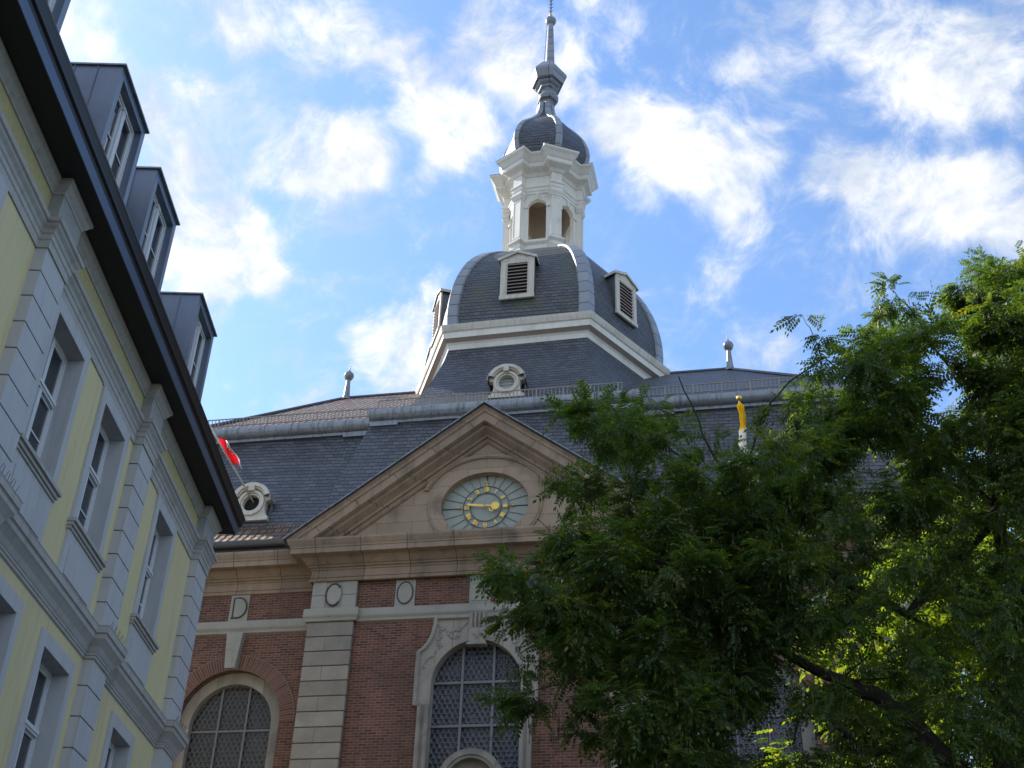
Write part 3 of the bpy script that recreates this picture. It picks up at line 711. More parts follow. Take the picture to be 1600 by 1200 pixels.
# --- oculus dormers (round lucarnes)
def oculus(cx, y, zb, sc=1.0, glass='milky', back=1.2):
    root = empty('round_dormer', (0, 0, 0)); root.parent = CH
    zc = zb+.56*sc; ro, ri = .42*sc, .27*sc
    m = MB()
    # body outline: flared foot, ring, arched hood
    L = [(-.58, 0), (-.58, .10), (-.50, .16), (-.45, .30), (-.44, .45), (-.46, .62), (-.60, .66), (-.63, .74), (-.58, .86), (-.47, .99), (-.30, 1.12), (-.13, 1.18), (0, 1.19)]
    L = L+[(-a, b_) for a, b_ in L[-2::-1]]; L = [(cx+a*sc, zb+b_*sc) for a, b_ in L]
    n = len(L); ang = [math.atan2(z-zc, x-cx) for x, z in L]
    for i in range(n-1):
        (xa, za_), (xb, zb_) = L[i], L[i+1]
        pa = (cx+ri*math.cos(ang[i]), zc+ri*math.sin(ang[i])); pb = (cx+ri*math.cos(ang[i+1]), zc+ri*math.sin(ang[i+1]))
        m.face([V(pa[0], y, pa[1]), V(xa, y, za_), V(xb, y, zb_), V(pb[0], y, pb[1])])
        m.face([V(xa, y, za_), V(xa, y+.3, za_), V(xb, y+.3, zb_), V(xb, y, zb_)])
    (xa, za_), (xb, zb_) = L[-1], L[0]
    steps = 8
    for i in range(steps):
        t0, t1 = i/steps, (i+1)/steps
        a0 = ang[-1]+(ang[0]-ang[-1]-0)*t0; a1 = ang[-1]+(ang[0]-ang[-1])*t1
        m.face([V(cx+ri*math.cos(a0), y, zc+ri*math.sin(a0)), V(xa+(xb-xa)*t0, y, zb), V(xa+(xb-xa)*t1, y, zb), V(cx+ri*math.cos(a1), y, zc+ri*math.sin(a1))])
    m.ring(cx, zc, (ri, ri), (ri+.045*sc, ri+.045*sc), y-.05, y+.22, n=32); m.ring(cx, zc, (ri+.06*sc,)*2, (ro, ro), y-.08, y, n=32)
    m.ring(cx, zb+.60*sc, (.50*sc, .50*sc), (.63*sc, .60*sc), y-.16, y+.05, math.radians(18), math.radians(162), 26)
    m.ring(cx, zb+.60*sc, (.44*sc, .44*sc), (.50*sc, .50*sc), y-.10, y, math.radians(22), math.radians(158), 26)
    m.box(cx-.09*sc, cx+.09*sc, y-.19, y, zc+.36*sc, zc+.56*sc)
    m.box(cx-.60*sc, cx+.60*sc, y-.07, y+.3, zb-.05, zb+.04)
    cb(m, 'stone_front', 'cream', root)
    m = MB()
    for k in range(20):
        a0, a1 = math.pi*k/20, math.pi*(k+1)/20; f = lambda a, yy, r: V(cx+r*sc*math.cos(a), yy, zb+.60*sc+r*.95*sc*math.sin(a))
        m.face([f(a0, y-.14, .66), f(a0, y+back, .60), f(a1, y+back, .60), f(a1, y-.14, .66)], smooth=True)
        m.face([f(a0, y-.14, .62), f(a0, y-.14, .66), f(a1, y-.14, .66), f(a1, y-.14, .62)])
    for q in (-1, 1): m.face([V(cx+q*.55*sc, y+.1, zb-.05), V(cx+q*.55*sc, y+back, zb-.05), V(cx+q*.60*sc, y+back, zb+.6*sc), V(cx+q*.60*sc, y+.1, zb+.6*sc)])
    cb(m, 'lead_hood', 'lead', root)
    m = MB(); m.disc(cx, zc, (ri+.02, ri+.02), y+.14, 28)
    cb(m, 'pane', glass, root)
    if glass == 'milky':
        m = MB()
        for k in (-1, 0, 1): m.box(cx-ri, cx+ri, y+.11, y+.135, zc+k*.13*sc-.01, zc+k*.13*sc+.01)
        cb(m, 'glazing_bar', 'cream', root)
oculus(-7.44, .74, 16.34, 1.0, 'dark'); oculus(7.44, .74, 16.34, 1.0, 'dark')

# --- hexagonal tower base
TX, TY, TROT = -.06, 8.88, -.022
HA, HD = .53, .84
def hexc(s, regular=False):
    c = [(-.5, -.866), (.5, -.866), (1, 0), (.5, .866), (-.5, .866), (-1, 0)] if regular else [(-HA-.035, -HD), (HA, -HD), (1, 0), (HA, HD), (-HA, HD), (-1, 0)]
    co, si = math.cos(TROT), math.sin(TROT)
    return [(TX+s*(x*co-y*si), TY+s*(x*si+y*co)) for x, y in c]
def hexsurf(m, prof, regular=False, mi=0):
    v = 0
    for (s0, z0), (s1, z1) in zip(prof, prof[1:]):
        c0, c1 = hexc(s0, regular), hexc(s1, regular); L = math.hypot((s1-s0)*.86, z1-z0)
        for k in range(6):
            a0, b0, a1, b1 = c0[k], c0[(k+1) % 6], c1[k], c1[(k+1) % 6]
            w0 = math.dist(a0, b0)/2; w1 = math.dist(a1, b1)/2
            m.face([V(*a0, z0), V(*b0, z0), V(*b1, z1), V(*a1, z1)], uv=[(-w0+k*7.3, v), (w0+k*7.3, v), (w1+k*7.3, v+L), (-w1+k*7.3, v+L)], mi=mi)
        v += L
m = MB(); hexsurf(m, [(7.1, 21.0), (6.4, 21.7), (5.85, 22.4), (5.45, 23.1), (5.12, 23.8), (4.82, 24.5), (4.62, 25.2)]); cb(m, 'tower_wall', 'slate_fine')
oculus(-.29, 3.72, 22.02, 1.03, 'milky', 1.6)
# tower cornice
m = MB(); m.sweep(hexc(4.60), [(-.02, 25.02), (.05, 25.04), (.07, 25.26), (.10, 25.30), (.12, 25.33), (.28, 25.42), (.30, 25.42), (.31, 25.66), (.34, 25.68), (.36, 25.70), (.40, 25.86), (.415, 25.96), (-.1, 26.14)], closed=True, mis=[0, 0, 0, 0, 2, 0, 0, 0, 1, 1, 1, 3])
cb(m, 'tower_cornice', ['white', 'cream', 'louvre', 'lead'])
# dome
DP = [(4.68, 26.0), (4.72, 26.5), (4.70, 27.1), (4.62, 27.7), (4.48, 28.3), (4.26, 28.9), (3.96, 29.5), (3.56, 30.05), (3.10, 30.5), (2.60, 30.85), (2.1, 31.08), (1.5, 31.2)]
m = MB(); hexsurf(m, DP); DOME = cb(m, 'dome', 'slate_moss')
def rib(m, prof, k, wid, lift, regular=False):
    v = 0; rows = []
    for s_, z in prof:
        C = hexc(s_, regular); c = Vector(C[k]); p = (Vector(C[k-1])-c).normalized(); n_ = (Vector(C[(k+1) % 6])-c).normalized(); o = (c-Vector((TX, TY))).normalized()
        w = min(wid, s_*.45)
        rows.append([c+p*w, c+p*w+o*lift, c+o*lift*1.15, c+n_*w+o*lift, c+n_*w, z])
    for r0, r1 in zip(rows, rows[1:]):
        L = math.hypot((r1[2]-r0[2]).length, r1[5]-r0[5])
        for i in range(4): m.face([V(*r0[i], r0[5]), V(*r0[i+1], r0[5]), V(*r1[i+1], r1[5]), V(*r1[i], r1[5])], uv=[(i*.3, v), (i*.3+.3, v), (i*.3+.3, v+L), (i*.3, v+L)])
        v += L
def fine(prof, k=3):
    """Catmull-Rom refinement of a profile"""
    P = [prof[0]]+list(prof)+[prof[-1]]; out = []
    for i in range(1, len(P)-2):
        for j in range(k):
            t = j/k; q = []
            for d in (0, 1):
                a, b_, c, e = P[i-1][d], P[i][d], P[i+1][d], P[i+2][d]
                q.append(.5*(2*b_+(c-a)*t+(2*a-5*b_+4*c-e)*t*t+(3*b_-a-3*c+e)*t**3))
            out.append(tuple(q))
    return out+[prof[-1]]
for k in range(6):
    m = MB(); rib(m, fine(DP, 2), k, .34, .09); cb(m, 'dome_rib', 'ribs', DOME)
# louvred dormers on each dome face
def louvre_dormer(k):
    c = hexc(4.72); a, b_ = Vector(c[k]), Vector(c[(k+1) % 6]); mid = (a+b_)/2; t = (b_-a).normalized(); n_ = Vector((t.y, -t.x))
    root = empty('louvre_dormer', (0, 0, 0)); root.parent = DOME
    dist = .03
    if k == 0: mid = mid+t*(-.05)
    def T(x, y, z): q = mid+t*x-n_*(y-dist); return V(q.x, q.y, z)    # y into the dome
    def bx(m, x0, x1, y0, y1, z0, z1, mi=0):
        cc = T((x0+x1)/2, (y0+y1)/2, (z0+z1)/2); m.obox(cc, V(t.x, t.y, 0)*(x1-x0)/2, V(n_.x, n_.y, 0)*(y1-y0)/2, V(0, 0, (z1-z0)/2), mi)
    z0, zt, w = 27.05, 28.98, .62
    m = MB(); bx(m, -w, w, 0, 1.4, z0, zt-.08)
    m.face([T(-w, 0, zt-.1), T(w, 0, zt-.1), T(0, 0, zt+.12)]); cb(m, 'cheek', 'zinc_dark', root)
    m = MB(); bx(m, -w-.02, -w+.17, -.06, .0, z0, zt-.08); bx(m, w-.17, w+.02, -.06, .0, z0, zt-.08); bx(m, -w-.04, w+.04, -.09, .0, z0-.03, z0+.14)
    bx(m, -w+.17, w-.17, -.05, 0, zt-.28, zt-.10)
    m.face([T(-w, -.052, zt-.16), T(w, -.052, zt-.16), T(0, -.052, zt+.12)])
    for q in (-1, 1):
        bx(m, min(q*(w-.17), q*(w-.24)), max(q*(w-.17), q*(w-.24)), -.04, 0, z0+.14, zt-.25)
        a0, a1 = T(q*(w+.02), -.06, zt-.14), T(0, -.06, zt+.10)
        for dz in (0,):
            hi = V(0, 0, .13); bk = V(-n_.x, -n_.y, 0)*.06
            m.face([a0, a1, a1+hi, a0+hi]); m.face([a0+hi, a1+hi, a1+hi+bk, a0+hi+bk])
    bx(m, -w-.03, -w+.2, -.07, .0, zt-.16, zt-.04); bx(m, w-.2, w+.03, -.07, .0, zt-.16, zt-.04)
    cb(m, 'frame', 'cream', root)
    m = MB(); bx(m, -w+.2, w-.2, -.012, -.004, z0+.1, zt-.2); cb(m, 'opening', 'dark', root)
    m = MB()
    for i in range(10):
        z = z0+.19+i*.155
        if z > zt-.28: break
        cc = T(0, -.045, z); m.obox(cc, V(t.x, t.y, 0)*(w-.24), (V(n_.x, n_.y, 0)*.05+V(0, 0, -.04)), V(0, 0, .014)+V(n_.x, n_.y, 0)*.01)
    cb(m, 'slats', 'louvre', root)
    m = MB()
    for q in (-1, 1):
        a0, a1 = T(q*(w+.12), -.12, zt-.06), T(0, -.12, zt+.25); b0, b1 = T(q*(w+.12), 1.6, zt-.06), T(0, 1.6, zt+.25); up = V(0, 0, .035)
        m.face([a0+up, a1+up, b1+up, b0+up], mi=1); m.face([a0, a1, a1+up, a0+up]); m.face([a0, a1, b1, b0]); m.face([a0, a0+up, b0+up, b0])
        lo = V(0, 0, -.09); m.face([a0, a1, a1+lo, a0+lo]); m.face([a0, a0+lo, b0+lo, b0])
    cb(m, 'hood', ['cream', 'lead'], root)
for k in range(6): louvre_dormer(k)

# --- lantern
LS = 1.56
def ress_path(s, rf, w, shift=0.0):
    out = []
    for k in range(6):
        a = math.radians(-120+60*k)+TROT; c = Vector((math.cos(a), math.sin(a))); t = Vector((-c.y, c.x)); o = Vector((TX, TY))
        ri = s-w/2*math.tan(math.radians(30))
        out += [o+c*ri-t*w/2, o+c*rf-t*w/2, o+c*rf+t*w/2, o+c*ri+t*w/2]
    return [(p.x, p.y) for p in out]
LAN = empty('lantern', (0, 0, 0)); LAN.parent = CH
m = MB(); c = hexc(LS, True); ci = hexc(LS-.22, True)
for k in range(6):
    for cc, rev in ((c, 0), (ci, 1)):
        a, b_ = Vector(cc[k]), Vector(cc[(k+1) % 6]); mid = (a+b_)/2; t = (b_-a).normalized(); n_ = Vector((t.y, -t.x)); L = (b_-a).length
        T = lambda p: V(mid.x+t.x*p.x-n_.x*p.y, mid.y+t.y*p.x-n_.y*p.y, p.z)
        arched_wall(m, -L/2, L/2, 30.9, 34.6, 0, 0, .385, 33.86, 32.0, T, 14, depth=(.19 if not rev else 0), rz=.34)
cb(m, 'wall', 'white', LAN)
m = MB(); m.face([V(*p, 36.0) for p in hexc(LS+.1, True)]); cb(m, 'ceiling', 'warm_in', LAN); m = MB(); m.face([V(*p, 31.4) for p in hexc(LS+.05, True)]); cb(m, 'floor', 'warm_in', LAN); m = MB()
ci = hexc(LS-.235, True)
for k in range(6):
    a, b_ = ci[k], ci[(k+1) % 6]; m.face([V(*a, 34.25), V(*b_, 34.25), V(*b_, 36.0), V(*a, 36.0)])
cb(m, 'inner_lining', 'warm_in', LAN)
m = MB(); m.sweep(ress_path(LS, LS+.13, .46), [(-.1, 30.7), (.08, 30.7), (.08, 31.45), (.10, 31.5), (.03, 31.56), (.03, 31.74), (.07, 31.78), (.12, 31.84), (.12, 31.90), (-.1, 31.94)], closed=True); cb(m, 'plinth', 'white', LAN)
m = MB(); pth = ress_path(LS, LS+.12, .42)
for k in range(6):
    seg = pth[4*k:4*k+4]; m.sweep(seg, [(0, 31.9), (0, 34.6)], caps=False)
    m.sweep(seg, [(0, 31.9), (.03, 31.92), (.03, 32.02), (0, 32.06)], caps=False)
    # raised border of the sunk panel on the pilaster face
    a = math.radians(-120+60*k)+TROT; cx_ = Vector((math.cos(a), math.sin(a))); tt = Vector((-cx_.y, cx_.x)); o = Vector((TX, TY))+cx_*(LS+.12)
    def bxx(x0, x1, z0, z1): q = o+tt*(x0+x1)/2; m.obox(V(q.x, q.y, (z0+z1)/2), V(tt.x, tt.y, 0)*(x1-x0)/2, V(cx_.x, cx_.y, 0)*.012, V(0, 0, (z1-z0)/2))
    bxx(-.21, -.15, 32.1, 34.15); bxx(.15, .21, 32.1, 34.15); bxx(-.15, .15, 34.07, 34.15); bxx(-.15, .15, 32.1, 32.18)
    m.sweep(seg, [(0, 34.18), (.03, 34.2), (.03, 34.26), (.05, 34.3), (.09, 34.40), (.09, 34.46), (0, 34.48)], caps=False)
cb(m, 'pilaster', 'white', LAN)
c = hexc(LS, True)
for k in range(6):
    a, b_ = Vector(c[k]), Vector(c[(k+1) % 6]); mid = (a+b_)/2; t = (b_-a).normalized(); n_ = Vector((t.y, -t.x)); tv, nv = V(t.x, t.y, 0), V(n_.x, n_.y, 0)
    for q in (-1, 1): m = MB(); m.obox(V(mid.x, mid.y, 33.82)+tv*q*.47+nv*.02, tv*.09, nv*.03, V(0, 0, .05)); cb(m, 'impost', 'white', LAN)
    m = MB(); m.obox(V(mid.x, mid.y, 34.34)+nv*.02, tv*.06, nv*.025, V(0, 0, .14)); cb(m, 'keystone', 'white', LAN)
    m = MB(); m.obox(V(mid.x, mid.y, 31.98)+nv*.0, tv*.42, nv*.06, V(0, 0, .03)); cb(m, 'sill', 'white', LAN)
m = MB(); m.sweep(ress_path(LS, LS+.13, .46), [(-.05, 34.48), (.03, 34.50), (.03, 34.64), (.05, 34.65), (.05, 34.80), (.09, 34.85), (.09, 34.90), (.0, 34.92), (.0, 35.45), (.04, 35.48), (.10, 35.60), (.14, 35.64), (.30, 35.76), (.33, 35.80), (.34, 36.0), (.37, 36.03), (.47, 36.22), (.56, 36.34), (.57, 36.42)], closed=True)
m.sweep(ress_path(LS, LS+.13, .46), [(.57, 36.42), (.58, 36.44), (.3, 36.62), (-.2, 36.75)], closed=True, mis=[1, 1, 1])
cb(m, 'cornice', ['white', 'zinc_dark'], LAN)
# cupola
CP = [(1.62, 36.55), (1.86, 36.9), (2.0, 37.35), (2.0, 37.8), (1.88, 38.3), (1.66, 38.75), (1.36, 39.15), (1.02, 39.5), (.72, 39.85), (.50, 40.2), (.38, 40.6), (.34, 41.05)]
CPs = [(a*.97, b_) for a, b_ in CP]
m = MB(); hexsurf(m, fine(CPs, 2), True); CUP = cb(m, 'cupola', 'slate_fine')
for k in range(6):
    m = MB(); rib(m, fine(CPs, 2), k, .17, .06, True); cb(m, 'cupola_rib', 'ribs', CUP)
# finial
FX = TX+.16
m = MB(); hexa = [(.42, 40.55), (.36, 41.1), (.33, 41.2)]
def hexlathe(prof): m.lathe((FX-.08, TY, 0), prof, 6, smooth=False, rot=TROT)
hexlathe([(.30, 40.9), (.30, 41.25), (.46, 41.30), (.5, 41.38)])
m.lathe((FX-.04, TY, 0), [(.38, 41.32), (.46, 41.42), (.47, 41.52), (.40, 41.66), (.31, 41.76), (.30, 41.9), (.36, 41.98)], 16)
hexlathe([(.36, 41.95), (.46, 42.0), (.46, 42.14), (.58, 42.22), (.60, 42.34), (.74, 42.36), (.90, 42.80), (.86, 42.95), (.70, 43.2), (.52, 43.48), (.44, 43.62), (.2, 43.66)])
m.lathe((FX, TY, 0), [(.22, 43.62), (.205, 44.2), (.17, 45.4), (.135, 46.4), (.13, 46.55), (.20, 46.62), (.27, 46.78), (.26, 46.9), (.18, 47.0), (.06, 47.2)], 10)
cb(m, 'spire_finial', 'ribs')
m = MB(); m.ball((FX, TY, 47.25), .085, 10); cb(m, 'gilt_ball', 'gold')
m = MB(); m.tube([V(FX, TY, 47.2), V(FX, TY, 51.0)], .03, 6)
for k in range(14):
    z = 47.5+k*.25
    m.tube([V(FX-.11, TY, z+.08), V(FX, TY, z), V(FX+.11, TY, z+.08)], .014, 5)
cb(m, 'spire_rod', 'iron')
m = MB(); m.tube([V(FX-.42, TY-.05, 42.1), V(FX-.28, TY-.05, 43.6), V(FX-.16, TY-.05, 46.7)], .012, 5); cb(m, 'lightning_cable', 'iron')

# ------------------------------------------------------------------ flags (in the round dormers)
def flag_thing(name, label, base, tip, cloth, matn, ball=True):
    base = Vector(base)+V(XC, 30, EYE); tip = Vector(tip)+V(XC, 30, EYE)
    root = empty(name, base); tag(root, label, 'flag')
    m = MB(); m.tube([V(0, 0, 0), tip-base], [.032, .024], 8); m.build('pole', 'flagpole', root)
    if ball: m = MB(); m.ball(tip-base, .085, 12); m.build('gilt_ball', 'gold', root)
    cloth(root, tip-base, matn)
    return root
def fl_mat(name, cols):
    """cloth coloured in bands across v (0..1)"""
    m, g, b = new_mat(name); uv = g.node('ShaderNodeUVMap').outputs[0]; sx = g.node('ShaderNodeSeparateXYZ'); g.l.new(uv, sx.inputs[0])
    c = cols[0][1]
    cc = g.mix(0.0, c, c)
    for lim, col in cols[1:]: cc = g.mix(g.mapr(sx.outputs[1], lim, lim+.01), cc, col)
    g.put(b.inputs['Base Color'], cc); b.inputs['Roughness'].default_value = .7
    t = g.node('ShaderNodeBsdfTranslucent'); g.put(t.inputs[0], cc); mx = g.node('ShaderNodeMixShader'); mx.inputs[0].default_value = .5
    out = [n for n in g.n if n.type == 'OUTPUT_MATERIAL'][0]
    g.l.new(b.outputs[0], mx.inputs[1]); g.l.new(t.outputs[0], mx.inputs[2]); g.l.new(mx.outputs[0], out.inputs[0]); M[name] = m
fl_mat('red_flag_cloth', [(0, (.75, .72, .70)), (.16, (.72, .012, .022))])
fl_mat('yellow_flag_cloth', [(0, (.80, .58, .01)), (.30, (.82, .82, .80)), (.66, (.80, .58, .01))])
def red_cloth(root, d, matn):
    # flag hanging from the upper part of the pole, blown a little to the right
    m = MB(); nu, nv = 16, 14; e = d.normalized()
    def p(i, j):
        u, v = i/nu, j/nv
        return d*(.64-.27*u)+V(.50*v*(1-.35*u), .10*math.sin(v*5+u*3), .12*v-.42*v*v*(1-.5*u))+V(0, .10*math.sin(u*9+v*3)*v, .05*math.sin(u*7+v*4)*v)
    for i in range(nu):
        for j in range(nv): m.face([p(i, j), p(i+1, j), p(i+1, j+1), p(i, j+1)], uv=[(i/nu, 1-(k)/nv) for k in (j, j, j+1, j+1)], smooth=True)
    f = m.build('cloth', matn, root)
    m = MB()
    for k in range(3):
        pts = [p(3+2.2*k+2*math.cos(a), 8+3*math.sin(a)) +V(0, -.015, 0) for a in [j*.5 for j in range(0, 9)]]
        m.tube(pts, .018, 5)
    m.build('emblem', 'upvc', f)
def limp_cloth(root, d, matn):
    m = MB(); e = d.normalized(); nu = 30; n = 14
    rings = []
    for i in range(nu+1):
        t = i/nu; c = d*(.95-.93*t)+V(0.02*math.sin(t*9), -.02, -.10*math.sin(math.pi*t)-.05)
        R = (.062+.010*math.sin(t*17)+.045*t+.010*math.sin(t*41))*(1 if t > .03 else .5)
        rings.append([c+V(R*math.cos(a)*(1+.5*math.sin(3*a+t*9)), R*.8*math.sin(a), R*.4*math.cos(a*2+t*7)) for a in [2*math.pi*k/n for k in range(n)]])
    for i in range(nu):
        for k in range(n): m.face([rings[i][k], rings[i][(k+1) % n], rings[i+1][(k+1) % n], rings[i+1][k]], uv=[(0, 1-i/nu), (0, 1-i/nu), (0, 1-(i+1)/nu), (0, 1-(i+1)/nu)], smooth=True)
    m.build('cloth', matn, root)
flag_thing('flag', 'red flag with white edge on a slanting pole in the left round dormer', (-7.42, .95, 16.98), (-8.62, -1.80, 19.15), red_cloth, 'red_flag_cloth')
flag_thing('flag', 'furled yellow and white flag with gilt ball behind the tree', (7.42, .95, 16.98), (7.33, -.55, 18.60), limp_cloth, 'yellow_flag_cloth')

# ================================================================== YELLOW BUILDING
K = 7.0
nrm = Vector((math.cos(PHI), -math.sin(PHI), 0))
YB = empty('yellow_building', tuple(-K*nrm), math.pi/2-PHI)
tag(YB, 'yellow rendered building with grey pilasters, dark eaves and zinc dormers at the left', 'building')
def yb(m, name, mats, parent=YB, label=None): return m.build(name, mats, parent, z=EYE, label=label)
XE = 24.8; X0 = 1.0
cols = [(14.70, 16.0), (17.25, 18.5), (21.10, 22.28), (10.80, 12.05), (5.2, 6.45), (2.6, 3.85)]
rows = [(8.40, 10.66), (4.0, 6.39), (-.2, 2.3)]
holes = [(a, b_, c, d) for a, b_ in cols for c, d in rows]
m = MB(); wall_rects(m, X0, XE, B, 10.95, 0, holes)
m.face([V(XE, 0, B), V(XE, 9, B), V(XE, 9, 12.1), V(XE, 0, 12.1)]); m.face([V(X0, 0, B), V(X0, 9, B), V(X0, 9, 12.1), V(X0, 0, 12.1)])
m.face([V(X0, 9, B), V(XE, 9, B), V(XE, 9, 12.1), V(X0, 9, 12.1)])
yb(m, 'wall', 'yellow')
pil = [(13.5, 14.32), (19.04, 19.82), (23.93, XE), (7.6, 8.4), (1.2, 2.0)]
for a, b_ in pil:
    m = MB()
    for lo, hi in ((7.40, 10.93), (B, 6.90)):
        z = hi; h = .442 if hi > 7 else .50
        while z > lo+.02:
            z0 = max(z-h+.026, lo); m.box(a, b_, -.17, .0, z0, z); m.box(a+.035, b_-.035, -.13, 0, max(z-h, lo), z0+.001)
            z -= h
    m.box(a, b_, -.17, 0, 6.90, 7.4)
    yb(m, 'pilaster', 'ygrey')
def ypath(e0=0.0):
    pts = [(X0, 0)]
    for a, b_ in sorted(pil):
        pts += [(a, 0), (a, -.17), (b_, -.17)]
        if b_ < XE: pts.append((b_, 0))
    pts.append((XE, 3.0)); return pts
m = MB(); m.sweep(ypath(), [(0, 6.84), (.03, 6.86), (.03, 6.90), (.045, 6.91), (.045, 6.94), (.06, 6.96), (.09, 7.04), (.145, 7.12), (.17, 7.15), (.17, 7.22), (.185, 7.235), (.20, 7.24), (.20, 7.34), (.21, 7.36), (0, 7.43)]); yb(m, 'belt_course', 'ystone')
m = MB(); m.sweep(ypath(), [(0, 10.90), (.025, 10.90), (.025, 11.03), (.04, 11.045), (.04, 11.13), (.055, 11.145), (.07, 11.20), (.11, 11.25), (.12, 11.28), (.15, 11.30), (.16, 11.36), (0, 11.40)]); yb(m, 'entablature', 'ystone')
m = MB(); m.sweep(ypath(), [(0.0, 11.36), (0.0, 11.95)], caps=False); yb(m, 'frieze', 'yrough')
for a, b_ in pil: m = MB(); m.box(a-.012, b_+.012, -.185, .0, 11.38, 11.90); yb(m, 'frieze_block', 'grough')
m = MB(); m.sweep(ypath(), [(0, 11.90), (.025, 11.905), (.03, 11.94), (.07, 11.99), (.10, 12.05), (.13, 12.07), (.13, 12.14), (0, 12.14)]); yb(m, 'crown_moulding', 'ystone')
# eaves
EX = 25.2
ep = [(X0, 0), (EX, 0)]
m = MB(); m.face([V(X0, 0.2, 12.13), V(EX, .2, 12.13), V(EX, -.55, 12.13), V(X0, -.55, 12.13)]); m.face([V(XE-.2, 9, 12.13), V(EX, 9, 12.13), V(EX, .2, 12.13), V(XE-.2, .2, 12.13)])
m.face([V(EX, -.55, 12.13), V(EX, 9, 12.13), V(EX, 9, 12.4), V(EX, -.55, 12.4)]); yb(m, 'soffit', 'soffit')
m = MB(); m.sweep([(X0, 0), (EX, 0)], [(.545, 12.125), (.56, 12.125), (.60, 12.29), (.59, 12.30)]); yb(m, 'fascia', 'fascia')
m = MB(); m.sweep([(X0, 0), (EX+.02, 0)], [(.55, 12.28), (.60, 12.28), (.615, 12.33), (.66, 12.345), (.67, 12.38), (.70, 12.46), (.72, 12.50), (.72, 12.53), (.60, 12.53), (.4, 12.55)]); yb(m, 'gutter', 'gutter_dark')
# mansard and flat top
m = MB(); quadrow(m, V(X0, -.5, 12.5), V(EX, -.5, 12.5), V(EX-.8, .95, 15.55), V(X0, .95, 15.55)); m.face([V(X0, .95, 15.55), V(EX-.8, .95, 15.55), V(EX-3, 4.5, 17.0), V(X0, 4.5, 17.0)])
m.face([V(EX, -.5, 12.5), V(EX, 9.4, 12.5), V(EX-.8, 8.05, 15.55), V(EX-.8, .95, 15.55)]); m.face([V(EX-.8, .95, 15.55), V(EX-.8, 8.05, 15.55), V(EX-3, 4.5, 17.0)])
m.face([V(X0, 8.05, 15.55), V(X0, 4.5, 17.0), V(EX-3, 4.5, 17.0), V(EX-.8, 8.05, 15.55)]); m.face([V(X0, 9.4, 12.5), V(EX, 9.4, 12.5), V(EX-.8, 8.05, 15.55), V(X0, 8.05, 15.55)])
yb(m, 'mansard_roof', 'slate')
# windows
def ywindow(x0, x1, z0, z1, upper):
    root = empty('window', (0, 0, 0)); root.parent = YB; R = .26; f = .065; yf = R-.03
    m = MB()   # stucco surround with reveals
    t = .19
    for a, b_, c, d in ((x0-t, x0, z0, z1+.22), (x1, x1+t, z0, z1+.22), (x0, x1, z1, z1+.22)): m.box(a, b_, -.045, .02, c, d)
    if upper: m.box(x0-t-.05, x1+t+.05, -.025, .01, z1+.22, 10.9)
    m.face([V(x0, .02, z0), V(x0, R+.05, z0), V(x0, R+.05, z1), V(x0, .02, z1)]); m.face([V(x1, .02, z0), V(x1, R+.05, z0), V(x1, R+.05, z1), V(x1, .02, z1)])
    m.face([V(x0, .02, z1), V(x1, .02, z1), V(x1, R+.05, z1), V(x0, R+.05, z1)]); m.face([V(x0, -.045, z0), V(x1, -.045, z0), V(x1, R+.05, z0), V(x0, R+.05, z0)])
    yb(m, 'surround', 'ygrey', root)
    m = MB(); a, b_ = x0-t-.06, x1+t+.06
    m.box(a+.03, b_-.03, -.07, .0, z0-.17, z0-.12); m.box(a+.015, b_-.015, -.10, .0, z0-.12, z0-.06); m.box(a, b_, -.14, .1, z0-.06, z0+.0)
    yb(m, 'sill', 'ystone', root)
    if upper:
        m = MB(); m.box(x0-t, x1+t, -.045, 0, 7.42, z0-.17); m.box(x0-.02, x1+.02, -.065, -.045, 7.55, z0-.36); yb(m, 'apron_panel', 'ygrey', root)
    fr = MB(); xm = (x0+x1)/2; zt = z0+(z1-z0)*.60
    fr.box(x0, x0+f, yf, yf+.08, z0, z1); fr.box(x1-f, x1, yf, yf+.08, z0, z1); fr.box(x0+f, x1-f, yf, yf+.08, z1-f, z1); fr.box(x0+f, x1-f, yf, yf+.08, z0, z0+f)
    fr.box(x0+f, x1-f, yf-.03, yf+.08, zt-.06, zt+.05); fr.box(x0+f, x1-f, yf-.05, yf-.03, zt-.02, zt+.03)
    fr.box(xm-.055, xm+.055, yf-.02, yf+.08, z0+f, zt-.06); fr.box(xm-.05, xm+.05, yf-.015, yf+.08, zt+.05, z1-f)
    for a, b_ in ((x0+f, xm-.055), (xm+.055, x1-f)):
        for c, d in ((z0+f, zt-.06), (zt+.05, z1-f)):
            fr.box(a, a+.035, yf+.02, yf+.06, c, d); fr.box(b_-.035, b_, yf+.02, yf+.06, c, d); fr.box(a+.035, b_-.035, yf+.02, yf+.06, c, c+.04); fr.box(a+.035, b_-.035, yf+.02, yf+.06, d-.035, d)
        zm = z0+(zt-z0)*.5; fr.box(a+.035, b_-.035, yf+.03, yf+.055, zm-.014, zm+.014)
    yb(fr, 'frame', 'upvc', root)
    m = MB(); m.face([V(x0, yf+.045, z0), V(x1, yf+.045, z0), V(x1, yf+.045, z1), V(x0, yf+.045, z1)]); yb(m, 'pane', 'glass', root)
    m = MB(); m.face([V(x0-.5, 1.6, z0-.5), V(x1+.5, 1.6, z0-.5), V(x1+.5, 1.6, z1+.5), V(x0-.5, 1.6, z1+.5)])
    if upper: m = MB(); m.tube([V(x0, yf-.09, z0+.30), V(x1, yf-.09, z0+.30)], .016, 6); yb(m, 'guard_bar', 'iron', root)
for a, b_ in cols:
    for c, d in rows: ywindow(a, b_, c, d, c > 8)
